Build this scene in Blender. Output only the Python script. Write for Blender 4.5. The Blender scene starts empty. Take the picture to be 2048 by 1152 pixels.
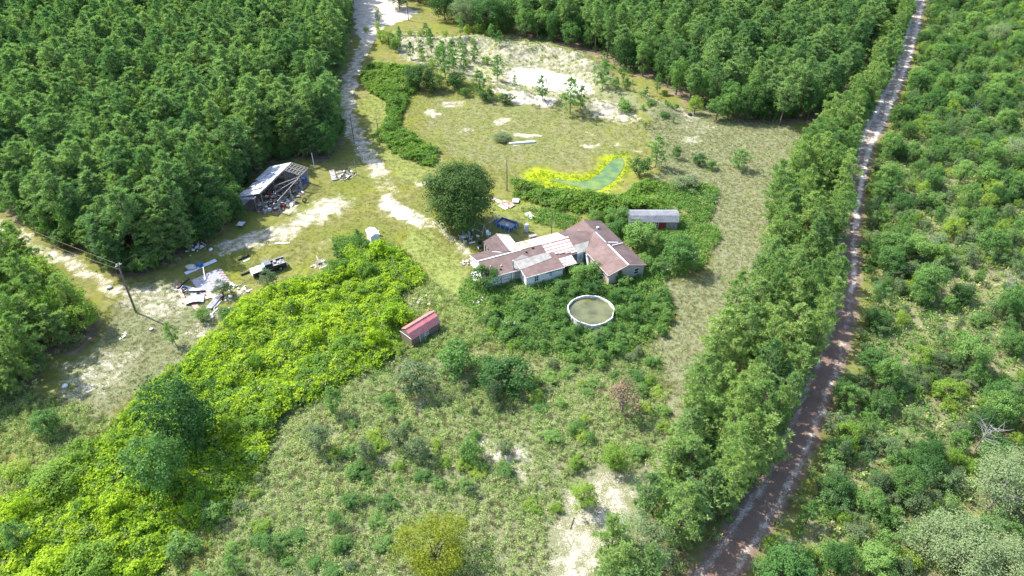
import bpy, math, random
import numpy as np
from mathutils import Vector, Matrix

R = math.radians
# ------------------------------------------------------------------ camera, sky, sun, exposure
sc = bpy.context.scene
col = sc.collection
CAM_H, PITCH, LENS = 68.0, 38.0, 24.0
cam = bpy.data.cameras.new('drone_camera'); cam.lens = LENS; cam.sensor_width = 36; cam.clip_end = 9000
co = bpy.data.objects.new('drone_camera', cam); col.objects.link(co)
co.location = (0, 0, CAM_H); co.rotation_euler = (R(90 - PITCH), 0, 0)
sc.camera = co
SUN_EL = 49.0
SUN_AZ = math.atan2(-0.88, 0.47)          # compass-like angle from +Y towards +X: sun far left
sun_dir = Vector((math.sin(SUN_AZ) * math.cos(R(SUN_EL)), math.cos(SUN_AZ) * math.cos(R(SUN_EL)), math.sin(R(SUN_EL))))
w = bpy.data.worlds.new('World'); sc.world = w; w.use_nodes = True
nt = w.node_tree
sky = nt.nodes.new('ShaderNodeTexSky'); sky.sky_type = 'NISHITA'; sky.sun_disc = False
sky.sun_elevation = R(SUN_EL); sky.sun_rotation = SUN_AZ; sky.altitude = 100; sky.dust_density = 1.5
bg = nt.nodes['Background']; bg.inputs['Strength'].default_value = 0.15
nt.links.new(sky.outputs[0], bg.inputs[0])
sl = bpy.data.lights.new('sun', 'SUN'); sl.energy = 3.5; sl.angle = R(0.55); sl.color = (1.0, 0.97, 0.91)
so = bpy.data.objects.new('sun', sl); col.objects.link(so)
so.rotation_euler = sun_dir.to_track_quat('Z', 'Y').to_euler(); so.location = (-60, 60, 90)
vs = sc.view_settings
vs.view_transform = 'Standard'; vs.look = 'None'; vs.gamma = 1.0; vs.exposure = 1.8; vs.use_curve_mapping = False
sc.cycles.max_bounces = 6; sc.cycles.diffuse_bounces = 3; sc.cycles.transmission_bounces = 3; sc.cycles.transparent_max_bounces = 8

# ------------------------------------------------------------------ geometry helpers
FPX = 2048 * LENS / 36.0
cP, sP = math.cos(R(PITCH)), math.sin(R(PITCH))
def G(px, py, z=0.0):
    """survey point: where a sight line of the photograph meets the level z"""
    u = (px - 1024) / FPX; v = (576 - py) / FPX
    dz = -sP + v * cP
    t = (z - CAM_H) / dz
    return Vector((u * t, (cP + v * sP) * t, z))
def GP(pts):
    return np.array([G(*p)[:2] for p in pts])
def inpoly(P, x, y):
    ins = np.zeros(x.shape, bool); n = len(P)
    for i in range(n):
        x0, y0 = P[i]; x1, y1 = P[(i + 1) % n]
        if y0 == y1: continue
        c = (y0 > y) != (y1 > y)
        ins ^= c & (x < (x1 - x0) * (y - y0) / (y1 - y0) + x0)
    return ins
def segdist(P, x, y, closed):
    d = np.full(x.shape, 1e9); n = len(P)
    for i in range(n if closed else n - 1):
        ax, ay = P[i]; bx, by = P[(i + 1) % n]
        dx, dy = bx - ax, by - ay
        t = np.clip(((x - ax) * dx + (y - ay) * dy) / (dx * dx + dy * dy + 1e-9), 0, 1)
        d = np.minimum(d, np.hypot(x - ax - t * dx, y - ay - t * dy))
    return d
def pmask(P, x, y, feather):
    """1 inside the outline, fading over feather metres"""
    P = np.asarray(P); m = np.zeros(x.shape)
    b = (x > P[:, 0].min() - feather) & (x < P[:, 0].max() + feather) & (y > P[:, 1].min() - feather) & (y < P[:, 1].max() + feather)
    if not b.any(): return m
    xx, yy = x[b], y[b]
    d = segdist(P, xx, yy, True); d = np.where(inpoly(P, xx, yy), d, -d)
    s = np.clip(d / feather * .5 + .5, 0, 1)
    m[b] = s * s * (3 - 2 * s)
    return m
def lmask(P, x, y, wid, feather):
    P = np.asarray(P); m = np.zeros(x.shape); k = wid + feather
    b = (x > P[:, 0].min() - k) & (x < P[:, 0].max() + k) & (y > P[:, 1].min() - k) & (y < P[:, 1].max() + k)
    if not b.any(): return m
    d = segdist(P, x[b], y[b], False)
    s = np.clip((wid + feather - d) / (2 * feather), 0, 1)
    m[b] = s * s * (3 - 2 * s)
    return m
_ng = {}
def vnoise(x, y, scale, seed=0):
    if seed not in _ng: _ng[seed] = np.random.RandomState(seed + 77).rand(256, 256)
    g = _ng[seed]
    fx, fy = np.asarray(x, float) / scale + 1000.3, np.asarray(y, float) / scale + 1000.7
    ix, iy = np.floor(fx).astype(int), np.floor(fy).astype(int)
    tx, ty = fx - ix, fy - iy
    tx = tx * tx * (3 - 2 * tx); ty = ty * ty * (3 - 2 * ty)
    a, b = g[ix % 256, iy % 256], g[(ix + 1) % 256, iy % 256]
    c, d = g[ix % 256, (iy + 1) % 256], g[(ix + 1) % 256, (iy + 1) % 256]
    return (a * (1 - tx) + b * tx) * (1 - ty) + (c * (1 - tx) + d * tx) * ty

class MB:
    """collects shapes for one mesh object"""
    def __init__(s): s.v = []; s.f = []; s.m = []; s.n = 0
    def add(s, v, f, m=0):
        o = s.n
        v = [tuple(p) for p in v]
        s.v += v; s.n += len(v)
        s.f += [tuple(i + o for i in q) for q in f]; s.m += [m] * len(f)
        return s
    def join(s, o, m=0):
        return s.add(o.v, o.f, m)
    def box(s, x0, x1, y0, y1, z0, z1, m=0):
        v = [(x, y, z) for z in (z0, z1) for y in (y0, y1) for x in (x0, x1)]
        return s.add(v, [(0, 2, 3, 1), (4, 5, 7, 6), (0, 1, 5, 4), (1, 3, 7, 5), (3, 2, 6, 7), (2, 0, 4, 6)], m)
    def bar(s, p, q, w, h=None, m=0):
        """beam of section w x h from p to q"""
        h = h or w; p, q = Vector(p), Vector(q); d = (q - p).normalized()
        a = d.cross(Vector((0, 0, 1)))
        if a.length < .05: a = Vector((1, 0, 0))
        a.normalize(); b = a.cross(d).normalized()
        v = [r + a * i * w / 2 + b * j * h / 2 for r in (p, q) for i, j in ((-1, -1), (1, -1), (1, 1), (-1, 1))]
        return s.add(v, [(3, 2, 1, 0), (4, 5, 6, 7), (0, 1, 5, 4), (1, 2, 6, 5), (2, 3, 7, 6), (3, 0, 4, 7)], m)
    def tube(s, pts, rad, n=8, m=0, cap=True):
        pts = [Vector(p) for p in pts]
        if not hasattr(rad, '__len__'): rad = [rad] * len(pts)
        v = []; f = []
        for i, p in enumerate(pts):
            d = (pts[min(i + 1, len(pts) - 1)] - pts[max(i - 1, 0)]).normalized()
            a = d.cross(Vector((0, 0, 1)))
            if a.length < .05: a = d.cross(Vector((1, 0, 0)))
            a.normalize(); b = d.cross(a)
            for k in range(n):
                t = 2 * math.pi * k / n
                v.append(p + (a * math.cos(t) + b * math.sin(t)) * rad[i])
        for i in range(len(pts) - 1):
            for k in range(n):
                k2 = (k + 1) % n
                f.append((i * n + k, i * n + k2, (i + 1) * n + k2, (i + 1) * n + k))
        if cap:
            f.append(tuple(range(n - 1, -1, -1))); f.append(tuple((len(pts) - 1) * n + k for k in range(n)))
        return s.add(v, f, m)
    def slab(s, pts, t, m=0):
        """sheet through a ring of points, thickness t downwards along its normal"""
        pts = [Vector(p) for p in pts]; n = len(pts)
        nn = Vector((0, 0, 0))
        for i in range(n): nn += (pts[i] - pts[0]).cross(pts[(i + 1) % n] - pts[0])
        nn.normalize()
        if nn.z < 0: nn = -nn; pts = pts[::-1]
        v = pts + [p - nn * t for p in pts]
        f = [tuple(range(n)), tuple(range(2 * n - 1, n - 1, -1))] + [((i + 1) % n, i, n + i, n + (i + 1) % n) for i in range(n)]
        return s.add(v, f, m)
    def prism(s, prof, y0, y1, m=0):
        """profile in xz pushed along y"""
        n = len(prof)
        v = [(x, y0, z) for x, z in prof] + [(x, y1, z) for x, z in prof]
        f = [tuple(range(n)), tuple(range(2 * n - 1, n - 1, -1))] + [((i + 1) % n, i, n + i, n + (i + 1) % n) for i in range(n)]
        return s.add(v, f, m)
    def corr(s, p0, eu, ev, L, W, ribs, amp, m=0, bend=0.0):
        """corrugated sheet: L along eu, W along ev"""
        p0, eu, ev = Vector(p0), Vector(eu).normalized(), Vector(ev).normalized(); nn = eu.cross(ev).normalized()
        if nn.z < 0: nn = -nn
        v = []; f = []; nc = ribs * 2 + 1; nr = 5 if bend else 2
        for r in range(nr):
            t = r / (nr - 1)
            for c in range(nc):
                v.append(p0 + eu * L * t + ev * W * c / (nc - 1) + nn * ((amp if c % 2 else 0) + bend * math.sin(t * 3.1)))
        for r in range(nr - 1):
            for c in range(nc - 1):
                a = r * nc + c
                f.append((a, a + 1, a + nc + 1, a + nc))
        return s.add(v, f, m)
    def mesh(s, name, mats):
        me = bpy.data.meshes.new(name)
        me.from_pydata(s.v, [], s.f)
        mats = mats if isinstance(mats, (list, tuple)) else [mats]
        for x in mats: me.materials.append(x)
        if len(mats) > 1: me.polygons.foreach_set('material_index', s.m)
        me.update(); return me
    def obj(s, name, mats, parent=None, smooth=False):
        me = s.mesh(name, mats)
        if smooth: me.shade_smooth()
        return link(name, me, parent)
def link(name, me, parent=None):
    o = bpy.data.objects.new(name, me); col.objects.link(o)
    if parent: o.parent = parent
    return o
def thing(name, label, cat, loc=(0, 0, 0), rz=0.0, group=None):
    o = bpy.data.objects.new(name, None); col.objects.link(o)
    o.empty_display_size = .2
    o.location = loc; o.rotation_euler = (0, 0, rz)
    return tag(o, label, cat, group)
def tag(o, label=None, cat=None, group=None, kind=None):
    if label: o['label'] = label
    if cat: o['category'] = cat
    if group: o['group'] = group
    if kind: o['kind'] = kind
    return o

# ------------------------------------------------------------------ materials
def new_mat(name):
    m = bpy.data.materials.new(name); m.use_nodes = True
    t = m.node_tree; t.nodes.clear()
    return m, t, t.nodes, t.links
def N(ns, kind, **kw):
    n = ns.new(kind)
    for k, v in kw.items():
        if k.startswith('i_'): n.inputs[int(k[2:]) if k[2:].isdigit() else k[2:].replace('_', ' ')].default_value = v
        else: setattr(n, k, v)
    return n
def mixc(ns, ls, fac, a, b, blend='MIX'):
    n = ns.new('ShaderNodeMix'); n.data_type = 'RGBA'; n.blend_type = blend
    for s, v in ((0, fac), (6, a), (7, b)):
        if isinstance(v, bpy.types.NodeSocket): ls.new(v, n.inputs[s])
        else: n.inputs[s].default_value = (*v, 1) if isinstance(v, tuple) and len(v) == 3 else v
    return n.outputs[2]
def mth(ns, ls, op, a, b=0.0, c=0.0, clamp=False):
    n = ns.new('ShaderNodeMath'); n.operation = op; n.use_clamp = clamp
    for i, v in enumerate((a, b, c)):
        if isinstance(v, bpy.types.NodeSocket): ls.new(v, n.inputs[i])
        else: n.inputs[i].default_value = v
    return n.outputs[0]
def ramp(ns, ls, src, lo, hi):
    n = ns.new('ShaderNodeMapRange'); n.interpolation_type = 'SMOOTHSTEP'
    ls.new(src, n.inputs[0]); n.inputs[1].default_value = lo; n.inputs[2].default_value = hi
    return n.outputs[0]
def noise(ns, ls, coord, scale, detail=3.0, rough=.55):
    n = N(ns, 'ShaderNodeTexNoise'); n.inputs['Scale'].default_value = scale
    n.inputs['Detail'].default_value = detail; n.inputs['Roughness'].default_value = rough
    ls.new(coord, n.inputs['Vector']); return n.outputs[0]
def finish(m, t, ns, ls, colr, rough=.8, spec=.2, metal=0.0, bump=None, bstr=.3, bdist=.05):
    p = N(ns, 'ShaderNodeBsdfPrincipled'); o = N(ns, 'ShaderNodeOutputMaterial')
    if isinstance(colr, bpy.types.NodeSocket): ls.new(colr, p.inputs['Base Color'])
    else: p.inputs['Base Color'].default_value = (*colr, 1)
    p.inputs['Roughness'].default_value = rough; p.inputs['Specular IOR Level'].default_value = spec; p.inputs['Metallic'].default_value = metal
    if bump is not None:
        b = N(ns, 'ShaderNodeBump'); b.inputs['Strength'].default_value = bstr; b.inputs['Distance'].default_value = bdist
        ls.new(bump, b.inputs['Height']); ls.new(b.outputs[0], p.inputs['Normal'])
    ls.new(p.outputs[0], o.inputs[0])
    return m
def worn(name, c1, c2, scale=1.5, rough=.75, spec=.25, metal=0.0, detail=4, lo=.35, hi=.65, bump=0.0):
    """two-tone weathered surface"""
    m, t, ns, ls = new_mat(name)
    tc = N(ns, 'ShaderNodeTexCoord').outputs['Object']
    n1 = noise(ns, ls, tc, scale, detail, .6)
    f = ramp(ns, ls, n1, lo, hi)
    c1, c2 = tuple(v * .82 for v in c1), tuple(v * .82 for v in c2)
    c = mixc(ns, ls, f, c1, c2)
    n2 = noise(ns, ls, tc, scale * 9, 2)
    c = mixc(ns, ls, .35, c, mixc(ns, ls, n2, (.25, .25, .25), (1.6, 1.6, 1.6)), 'MULTIPLY') if bump >= 0 else c
    return finish(m, t, ns, ls, c, rough, spec, metal, n2 if bump > 0 else None, bump, .02)
FOL = 1.95
def foliage(name, c1, c2, trans=.3, tcol=None, gloss=.08, obw=.55):
    c1, c2 = tuple(v * FOL for v in c1), tuple(v * FOL for v in c2); trans = trans + .1
    m, t, ns, ls = new_mat(name)
    oi = N(ns, 'ShaderNodeObjectInfo'); ob = oi.outputs['Random']
    patchy = noise(ns, ls, oi.outputs['Location'], .045, 2)     # neighbours share soil and age
    isl = N(ns, 'ShaderNodeNewGeometry').outputs['Random Per Island']
    f = mth(ns, ls, 'ADD', mth(ns, ls, 'MULTIPLY', ob, obw), mth(ns, ls, 'MULTIPLY', isl, 1 - obw))
    f = mth(ns, ls, 'ADD', f, mth(ns, ls, 'MULTIPLY', mth(ns, ls, 'SUBTRACT', patchy, .5), 1.1))
    c = mixc(ns, ls, ramp(ns, ls, f, .1, .9), c1, c2)
    p = N(ns, 'ShaderNodeBsdfPrincipled'); p.inputs['Roughness'].default_value = .7; p.inputs['Specular IOR Level'].default_value = gloss
    ls.new(c, p.inputs['Base Color'])
    tr = N(ns, 'ShaderNodeBsdfTranslucent')
    ls.new(mixc(ns, ls, 1.0, c, tcol or (1.15, 1.4, .6), 'MULTIPLY'), tr.inputs[0])
    mx = N(ns, 'ShaderNodeMixShader'); mx.inputs[0].default_value = trans
    o = N(ns, 'ShaderNodeOutputMaterial')
    ls.new(p.outputs[0], mx.inputs[1]); ls.new(tr.outputs[0], mx.inputs[2]); ls.new(mx.outputs[0], o.inputs[0])
    return m
M = {}
M['bark'] = worn('bark', (.10, .075, .055), (.17, .13, .10), 4)
M['greywood'] = worn('greywood', (.22, .20, .18), (.34, .31, .28), 3)
M['deadwood'] = worn('deadwood', (.20, .19, .175), (.28, .27, .25), 3)
M['polewood'] = worn('polewood', (.11, .085, .065), (.20, .16, .13), 3)
# ------------------------------------------------------------------ terrain
ROAD_L = GP([(742, 40), (735, 80), (716, 115), (700, 155), (691, 195), (697, 240), (716, 280), (741, 318), (757, 345)])
TRACK = GP([(1846, -40), (1838, 0), (1825, 60), (1800, 140), (1762, 230), (1728, 290), (1712, 350), (1701, 410), (1693, 470), (1692, 540), (1688, 600), (1672, 670), (1655, 730), (1630, 800), (1600, 870), (1560, 950), (1510, 1040), (1440, 1140), (1370, 1240)])
PIT = GP([(1010, 142), (1035, 131), (1080, 133), (1112, 141), (1150, 150), (1182, 168), (1190, 184), (1150, 186), (1110, 179), (1060, 169), (1020, 165)])
PONDRIM = GP([(1045, 352), (1075, 340), (1120, 345), (1165, 350), (1190, 338), (1205, 318), (1225, 306), (1252, 306), (1262, 325), (1250, 350), (1225, 378), (1195, 388), (1150, 376), (1100, 370), (1060, 362)])
POND = GP([(1092, 357), (1120, 356), (1150, 361), (1180, 358), (1198, 346), (1212, 330), (1228, 316), (1244, 313), (1250, 322), (1243, 342), (1222, 366), (1194, 381), (1160, 374), (1130, 366)])
def hz(x, y):
    """ground level"""
    x = np.asarray(x, float); y = np.asarray(y, float)
    h = (vnoise(x, y, 9, 3) - .5) * .22 + (vnoise(x, y, 2.3, 4) - .5) * .07
    def ridge(pts, wid, hgt, sd):
        P = GP(pts); d = segdist(P, x, y, False)
        return hgt * np.exp(-(d / wid) ** 2) * (.45 + 1.1 * vnoise(x, y, 3.2, sd))
    h += ridge([(905, 88), (950, 84), (1000, 97)], 3.8, 1.7, 11)
    h += ridge([(1025, 108), (1090, 108), (1140, 121), (1185, 140)], 4.2, 2.0, 12)
    h += ridge([(790, 82), (850, 90)], 4, 1.0, 13)
    h += ridge([(900, 172), (980, 178), (1060, 196), (1130, 207), (1200, 215)], 3.0, 1.3, 14)
    h += ridge([(1215, 178), (1250, 195), (1330, 232)], 3.2, 1.3, 15)
    inpit = pmask(PIT, x, y, 5.0)
    h = h * (1 - .9 * inpit) - 1.1 * inpit
    pond = pmask(POND, x, y, 3.0)
    return h * (1 - .8 * pond) - .5 * pond
def hz1(x, y): return float(hz(np.array([x]), np.array([y]))[0])

def axis(lo, hi, st, far):
    a = list(np.arange(lo, hi + st, st)); s = st
    while a[-1] < far: s *= 1.6; a.append(a[-1] + s)
    s = st
    while a[0] > -far: s *= 1.6; a.insert(0, a[0] - s)
    return np.array(a)
gx, gy = axis(-170, 170, .62, 4000), axis(26, 262, .62, 4500)
XX, YY = np.meshgrid(gx, gy)
fx, fy = XX.ravel(), YY.ravel()
near = (np.abs(fx) < 230) & (fy > -20) & (fy < 330)
fz = np.where(near, hz(fx, fy), 0)
nx, ny = len(gx), len(gy)
me = bpy.data.meshes.new('ground')
me.vertices.add(nx * ny); me.vertices.foreach_set('co', np.stack([fx, fy, fz], 1).ravel())
ii = (np.arange(ny - 1)[:, None] * nx + np.arange(nx - 1)[None]).ravel()
quads = np.stack([ii, ii + 1, ii + nx + 1, ii + nx], 1)
me.loops.add(quads.size); me.loops.foreach_set('vertex_index', quads.ravel())
me.polygons.add(len(quads)); me.polygons.foreach_set('loop_start', np.arange(0, quads.size, 4)); me.polygons.foreach_set('loop_total', np.full(len(quads), 4))
me.update(calc_edges=True)
me.shade_smooth()
# what grows or lies where
ch = {k: np.zeros(nx * ny) for k in ('sand', 'dry', 'lush', 'litter', 'yellow', 'mud')}
def paint(k, m, v): ch[k] = np.maximum(ch[k], m * v)
wob = (vnoise(fx, fy, 2.2, 21) - .5) * 2.4 + (vnoise(fx, fy, .9, 22) - .5) * 1.2
wx, wy = fx + wob, fy + (vnoise(fx, fy, 2.0, 23) - .5) * 2.6
def PP(k, pts, v, fe=1.2): paint(k, pmask(GP(pts), wx, wy, fe), v)
def LL(k, pts, v, wid, fe=.8): paint(k, lmask(GP(pts), wx, wy, wid, fe), v)
def EE(k, cx, cy, rx, ry, v, fe=.7):
    PP(k, [(cx + rx * math.cos(t * .785), cy + ry * math.sin(t * .785)) for t in range(8)], v, fe)
Z_PLANT = [(-260, -60), (705, -60), (708, 20), (700, 70), (690, 112), (682, 150), (672, 200), (672, 245), (684, 285), (668, 312), (640, 322), (560, 318), (520, 335), (490, 368), (470, 410), (462, 440), (425, 470), (345, 528), (285, 552), (232, 548), (170, 505), (60, 452), (-60, 400), (-260, 330)]
Z_WEST = [(-200, 500), (-20, 495), (60, 530), (130, 580), (195, 632), (198, 675), (165, 705), (105, 715), (80, 750), (75, 800), (20, 820), (-200, 830)]
Z_NORTH = [(1005, -50), (1030, 72), (1100, 84), (1180, 108), (1250, 142), (1310, 160), (1375, 212), (1440, 238), (1500, 250), (1560, 254), (1640, 238), (1692, 195), (1712, 150), (1738, 95), (1745, 60), (1770, 50), (1790, -50)]
Z_STRIP = [(1785, -50), (1765, 70), (1725, 175), (1675, 250), (1615, 305), (1560, 380), (1528, 450), (1512, 530), (1480, 620), (1415, 720), (1372, 820), (1335, 900), (1305, 985), (1245, 1060), (1195, 1160), (1150, 1300), (1370, 1300), (1415, 1130), (1490, 1022), (1545, 920), (1590, 830), (1625, 735), (1648, 650), (1664, 560), (1668, 470), (1680, 400), (1693, 335), (1706, 288), (1738, 222), (1782, 132), (1808, 50), (1820, -50)]
Z_SCRUB = [(1862, -50), (2400, -50), (2400, 1350), (1440, 1350), (1500, 1152), (1560, 1045), (1612, 960), (1650, 880), (1680, 800), (1702, 735), (1718, 670), (1728, 600), (1728, 540), (1728, 470), (1735, 410), (1742, 350), (1755, 300), (1790, 235), (1826, 142), (1850, 60)]
for z_, v_ in ((Z_PLANT, .95), (Z_WEST, .8), (Z_NORTH, .9), (Z_STRIP, .5), (Z_SCRUB, .3)): PP('litter', z_, v_, 3)
PP('dry', [(1290, 200), (1430, 230), (1590, 255), (1640, 300), (1600, 380), (1560, 470), (1530, 600), (1430, 760), (1350, 860), (1330, 780), (1300, 690), (1400, 600), (1420, 520), (1390, 430), (1330, 390), (1310, 320)], .95, 3)
PP('dry', [(840, 190), (980, 190), (1180, 215), (1310, 250), (1280, 310), (1200, 320), (1180, 345), (1060, 335), (1000, 345), (900, 320), (840, 260)], .45, 3)
PP('dry', [(600, 770), (760, 720), (900, 690), (1100, 700), (1320, 720), (1360, 880), (1300, 1060), (1180, 1200), (600, 1200), (380, 1200), (480, 960)], .72, 3)
PP('dry', [(1320, 560), (1420, 550), (1440, 620), (1400, 700), (1300, 730), (1290, 690), (1340, 640)], .8, 2)
PP('dry', [(230, 570), (340, 550), (420, 600), (480, 640), (380, 720), (290, 780), (200, 860), (90, 930), (60, 860), (180, 720), (210, 650)], .7, 2)
PP('dry', Z_SCRUB, .55, 3)
PP('lush', [(812, 455), (850, 458), (935, 520), (940, 560), (960, 620), (900, 640), (850, 600), (850, 550), (800, 500)], .68, 3)
PP('lush', [(742, 175), (800, 205), (780, 245), (790, 280), (870, 335), (860, 360), (830, 370), (790, 350), (760, 320), (730, 270), (722, 200)], .5, 1.2)
PP('lush', [(985, 395), (1110, 395), (1160, 440), (1100, 465), (1000, 480), (950, 480), (960, 440)], .45, 1.5)
PP('lush', [(440, 520), (540, 500), (640, 520), (660, 560), (560, 600), (470, 580)], .35, 2)
PP('yellow', [(880, 185), (980, 200), (1060, 230), (1060, 270), (980, 270), (900, 240)], .30, 4)
PP('yellow', [(925, 130), (1000, 125), (1010, 160), (960, 165)], .42, 2.5)
paint('yellow', pmask(PONDRIM, wx, wy, 4.5), 1)
paint('mud', pmask(POND, fx, fy, .8), 1)
# bare white sand
PP('sand', [(690, -50), (830, -50), (800, 5), (838, 26), (800, 44), (768, 55), (752, 78), (735, 84), (712, 74), (708, 30)], 1, 1.2)
paint('sand', lmask(ROAD_L, wx, wy, 2.2, 1.0), .62)
PP('sand', [(772, 62), (850, 66), (900, 72), (990, 70), (1040, 80), (1100, 86), (1180, 110), (1205, 148), (1198, 190), (1130, 202), (1040, 190), (960, 168), (925, 148), (850, 132), (790, 112)], .46, 2.5)
PP('dry', [(772, 62), (850, 66), (900, 72), (990, 70), (1040, 80), (1100, 86), (1180, 110), (1230, 148), (1260, 190), (1300, 230), (1200, 230), (1130, 212), (1040, 200), (960, 178), (925, 158), (850, 132), (790, 112)], .6, 2)
paint('sand', pmask(PIT, fx, fy, 1.0), 1)
PP('sand', [(975, 178), (1040, 190), (1110, 205), (1090, 215), (1020, 203)], .9)
PP('sand', [(1185, 195), (1240, 205), (1290, 240), (1250, 250), (1190, 235), (1165, 215)], .62, 2)
PP('sand', [(1255, 165), (1330, 205), (1420, 238), (1380, 245), (1290, 205)], .5, 2)
PP('sand', [(596, 428), (632, 398), (686, 388), (704, 398), (684, 424), (642, 452), (608, 458)], .66, 2.4)
PP('sand', [(756, 410), (776, 386), (802, 400), (832, 424), (864, 440), (848, 454), (818, 446), (786, 440), (762, 424)], .78, 1.4)
LL('sand', [(755, 345), (772, 372), (785, 400)], .4, 2.0)
LL('sand', [(860, 446), (900, 472), (935, 508)], .5, 1.5)
LL('mud', [(812, 428), (838, 444), (900, 474), (930, 502)], .35, .7)
LL('sand', [(606, 446), (560, 466), (505, 478), (460, 492)], .6, 2.6, 1.6)
PP('sand', [(560, 395), (590, 380), (600, 420), (560, 440), (540, 425)], .55, 1)
LL('sand', [(-60, 430), (60, 484), (170, 545), (250, 590), (330, 572)], .6, 1.4, 1.2)
PP('sand', [(210, 575), (300, 578), (372, 560), (400, 600), (360, 650), (300, 640), (230, 610)], .5, 2)
PP('sand', [(350, 650), (470, 640), (430, 690), (370, 690)], .5, 2)
PP('sand', [(120, 720), (230, 690), (300, 700), (240, 770), (150, 800), (90, 800)], .45, 2)
PP('sand', [(1075, 1190), (1105, 1040), (1130, 985), (1180, 950), (1205, 925), (1262, 955), (1292, 1000), (1262, 1085), (1190, 1200)], .52, 2.8)
PP('sand', [(960, 880), (1010, 865), (1050, 900), (1080, 960), (1040, 960), (980, 925)], .6, 1.4)
PP('sand', [(730, 880), (790, 890), (800, 930), (760, 940)], .5, 1); PP('sand', [(825, 770), (870, 790), (860, 830), (830, 820)], .45, 1)
for e in [(905, 208, 24, 9, .75), (866, 226, 16, 11, .8), (1003, 243, 20, 6, .8), (935, 262, 24, 5, .6), (1055, 272, 26, 6, .9), (1040, 287, 22, 3, .8), (1182, 292, 20, 5, .9), (1010, 262, 14, 5, .5), (1128, 250, 10, 4, .6), (1185, 268, 12, 3, .7), (1240, 290, 18, 5, .6), (1385, 281, 26, 6, .8), (1400, 255, 34, 14, .5), (1270, 300, 10, 5, .7), (855, 366, 22, 7, .8), (835, 372, 9, 3, .6), (655, 485, 30, 8, .5), (640, 500, 14, 8, .5), (540, 488, 14, 2, .7), (1430, 540, 22, 12, .35), (1340, 745, 26, 16, .4), (1440, 500, 30, 20, .3), (1360, 470, 22, 8, .3), (640, 530, 14, 8, .7), (468, 590, 30, 8, .6), (1910, 590, 9, 45, .6), (1905, 660, 8, 22, .5), (1490, 790, 10, 5, .3)]:
    EE('sand', e[0], e[1], e[2], e[3], e[4] * .72, .9)
# wheel ruts of the track on the right, with brown straw between and beside them
def offset(P, d):
    o = []
    for i in range(len(P)):
        a, b = P[max(i - 1, 0)], P[min(i + 1, len(P) - 1)]; t = (b - a) / np.linalg.norm(b - a)
        o.append(P[i] + np.array([-t[1], t[0]]) * d)
    return np.array(o)
w2x, w2y = fx + (wob) * .28, fy
paint('litter', lmask(TRACK, w2x, w2y, 2.6, 1.0), .75)
paint('mud', lmask(TRACK, w2x, w2y, 1.9, .5), .85)
ch['sand'] *= 1 - lmask(TRACK, w2x, w2y, 2.6, .6)
along = fy
redmix = np.clip((vnoise(fx, fy, 14, 31) - .3) * 2, .25, 1)
for d_ in (-.95, .95):
    paint('sand', lmask(offset(TRACK, d_ * 1.25), w2x, w2y, .5, .4), .95 * np.where(fy > 105, 1, np.maximum(redmix, .55)))
paint('sand', lmask(TRACK, w2x, w2y, 2.2, .8) * np.clip((fy - 118) / 15, 0, 1), .55)
for k in ch: ch[k] = ch[k].astype(np.float32)
for nm, ks in (('cover_a', ('sand', 'dry', 'lush')), ('cover_b', ('litter', 'yellow', 'mud'))):
    a = me.attributes.new(nm, 'FLOAT_COLOR', 'POINT')
    a.data.foreach_set('color', np.stack([ch[k] for k in ks] + [np.ones(nx * ny, np.float32)], 1).ravel())
def cover(k, x, y):
    """value of a ground cover at given places"""
    ix = np.clip(np.searchsorted(gx, x), 1, nx - 1); iy = np.clip(np.searchsorted(gy, y), 1, ny - 1)
    return ch[k].reshape(ny, nx)[iy, ix]
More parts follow.
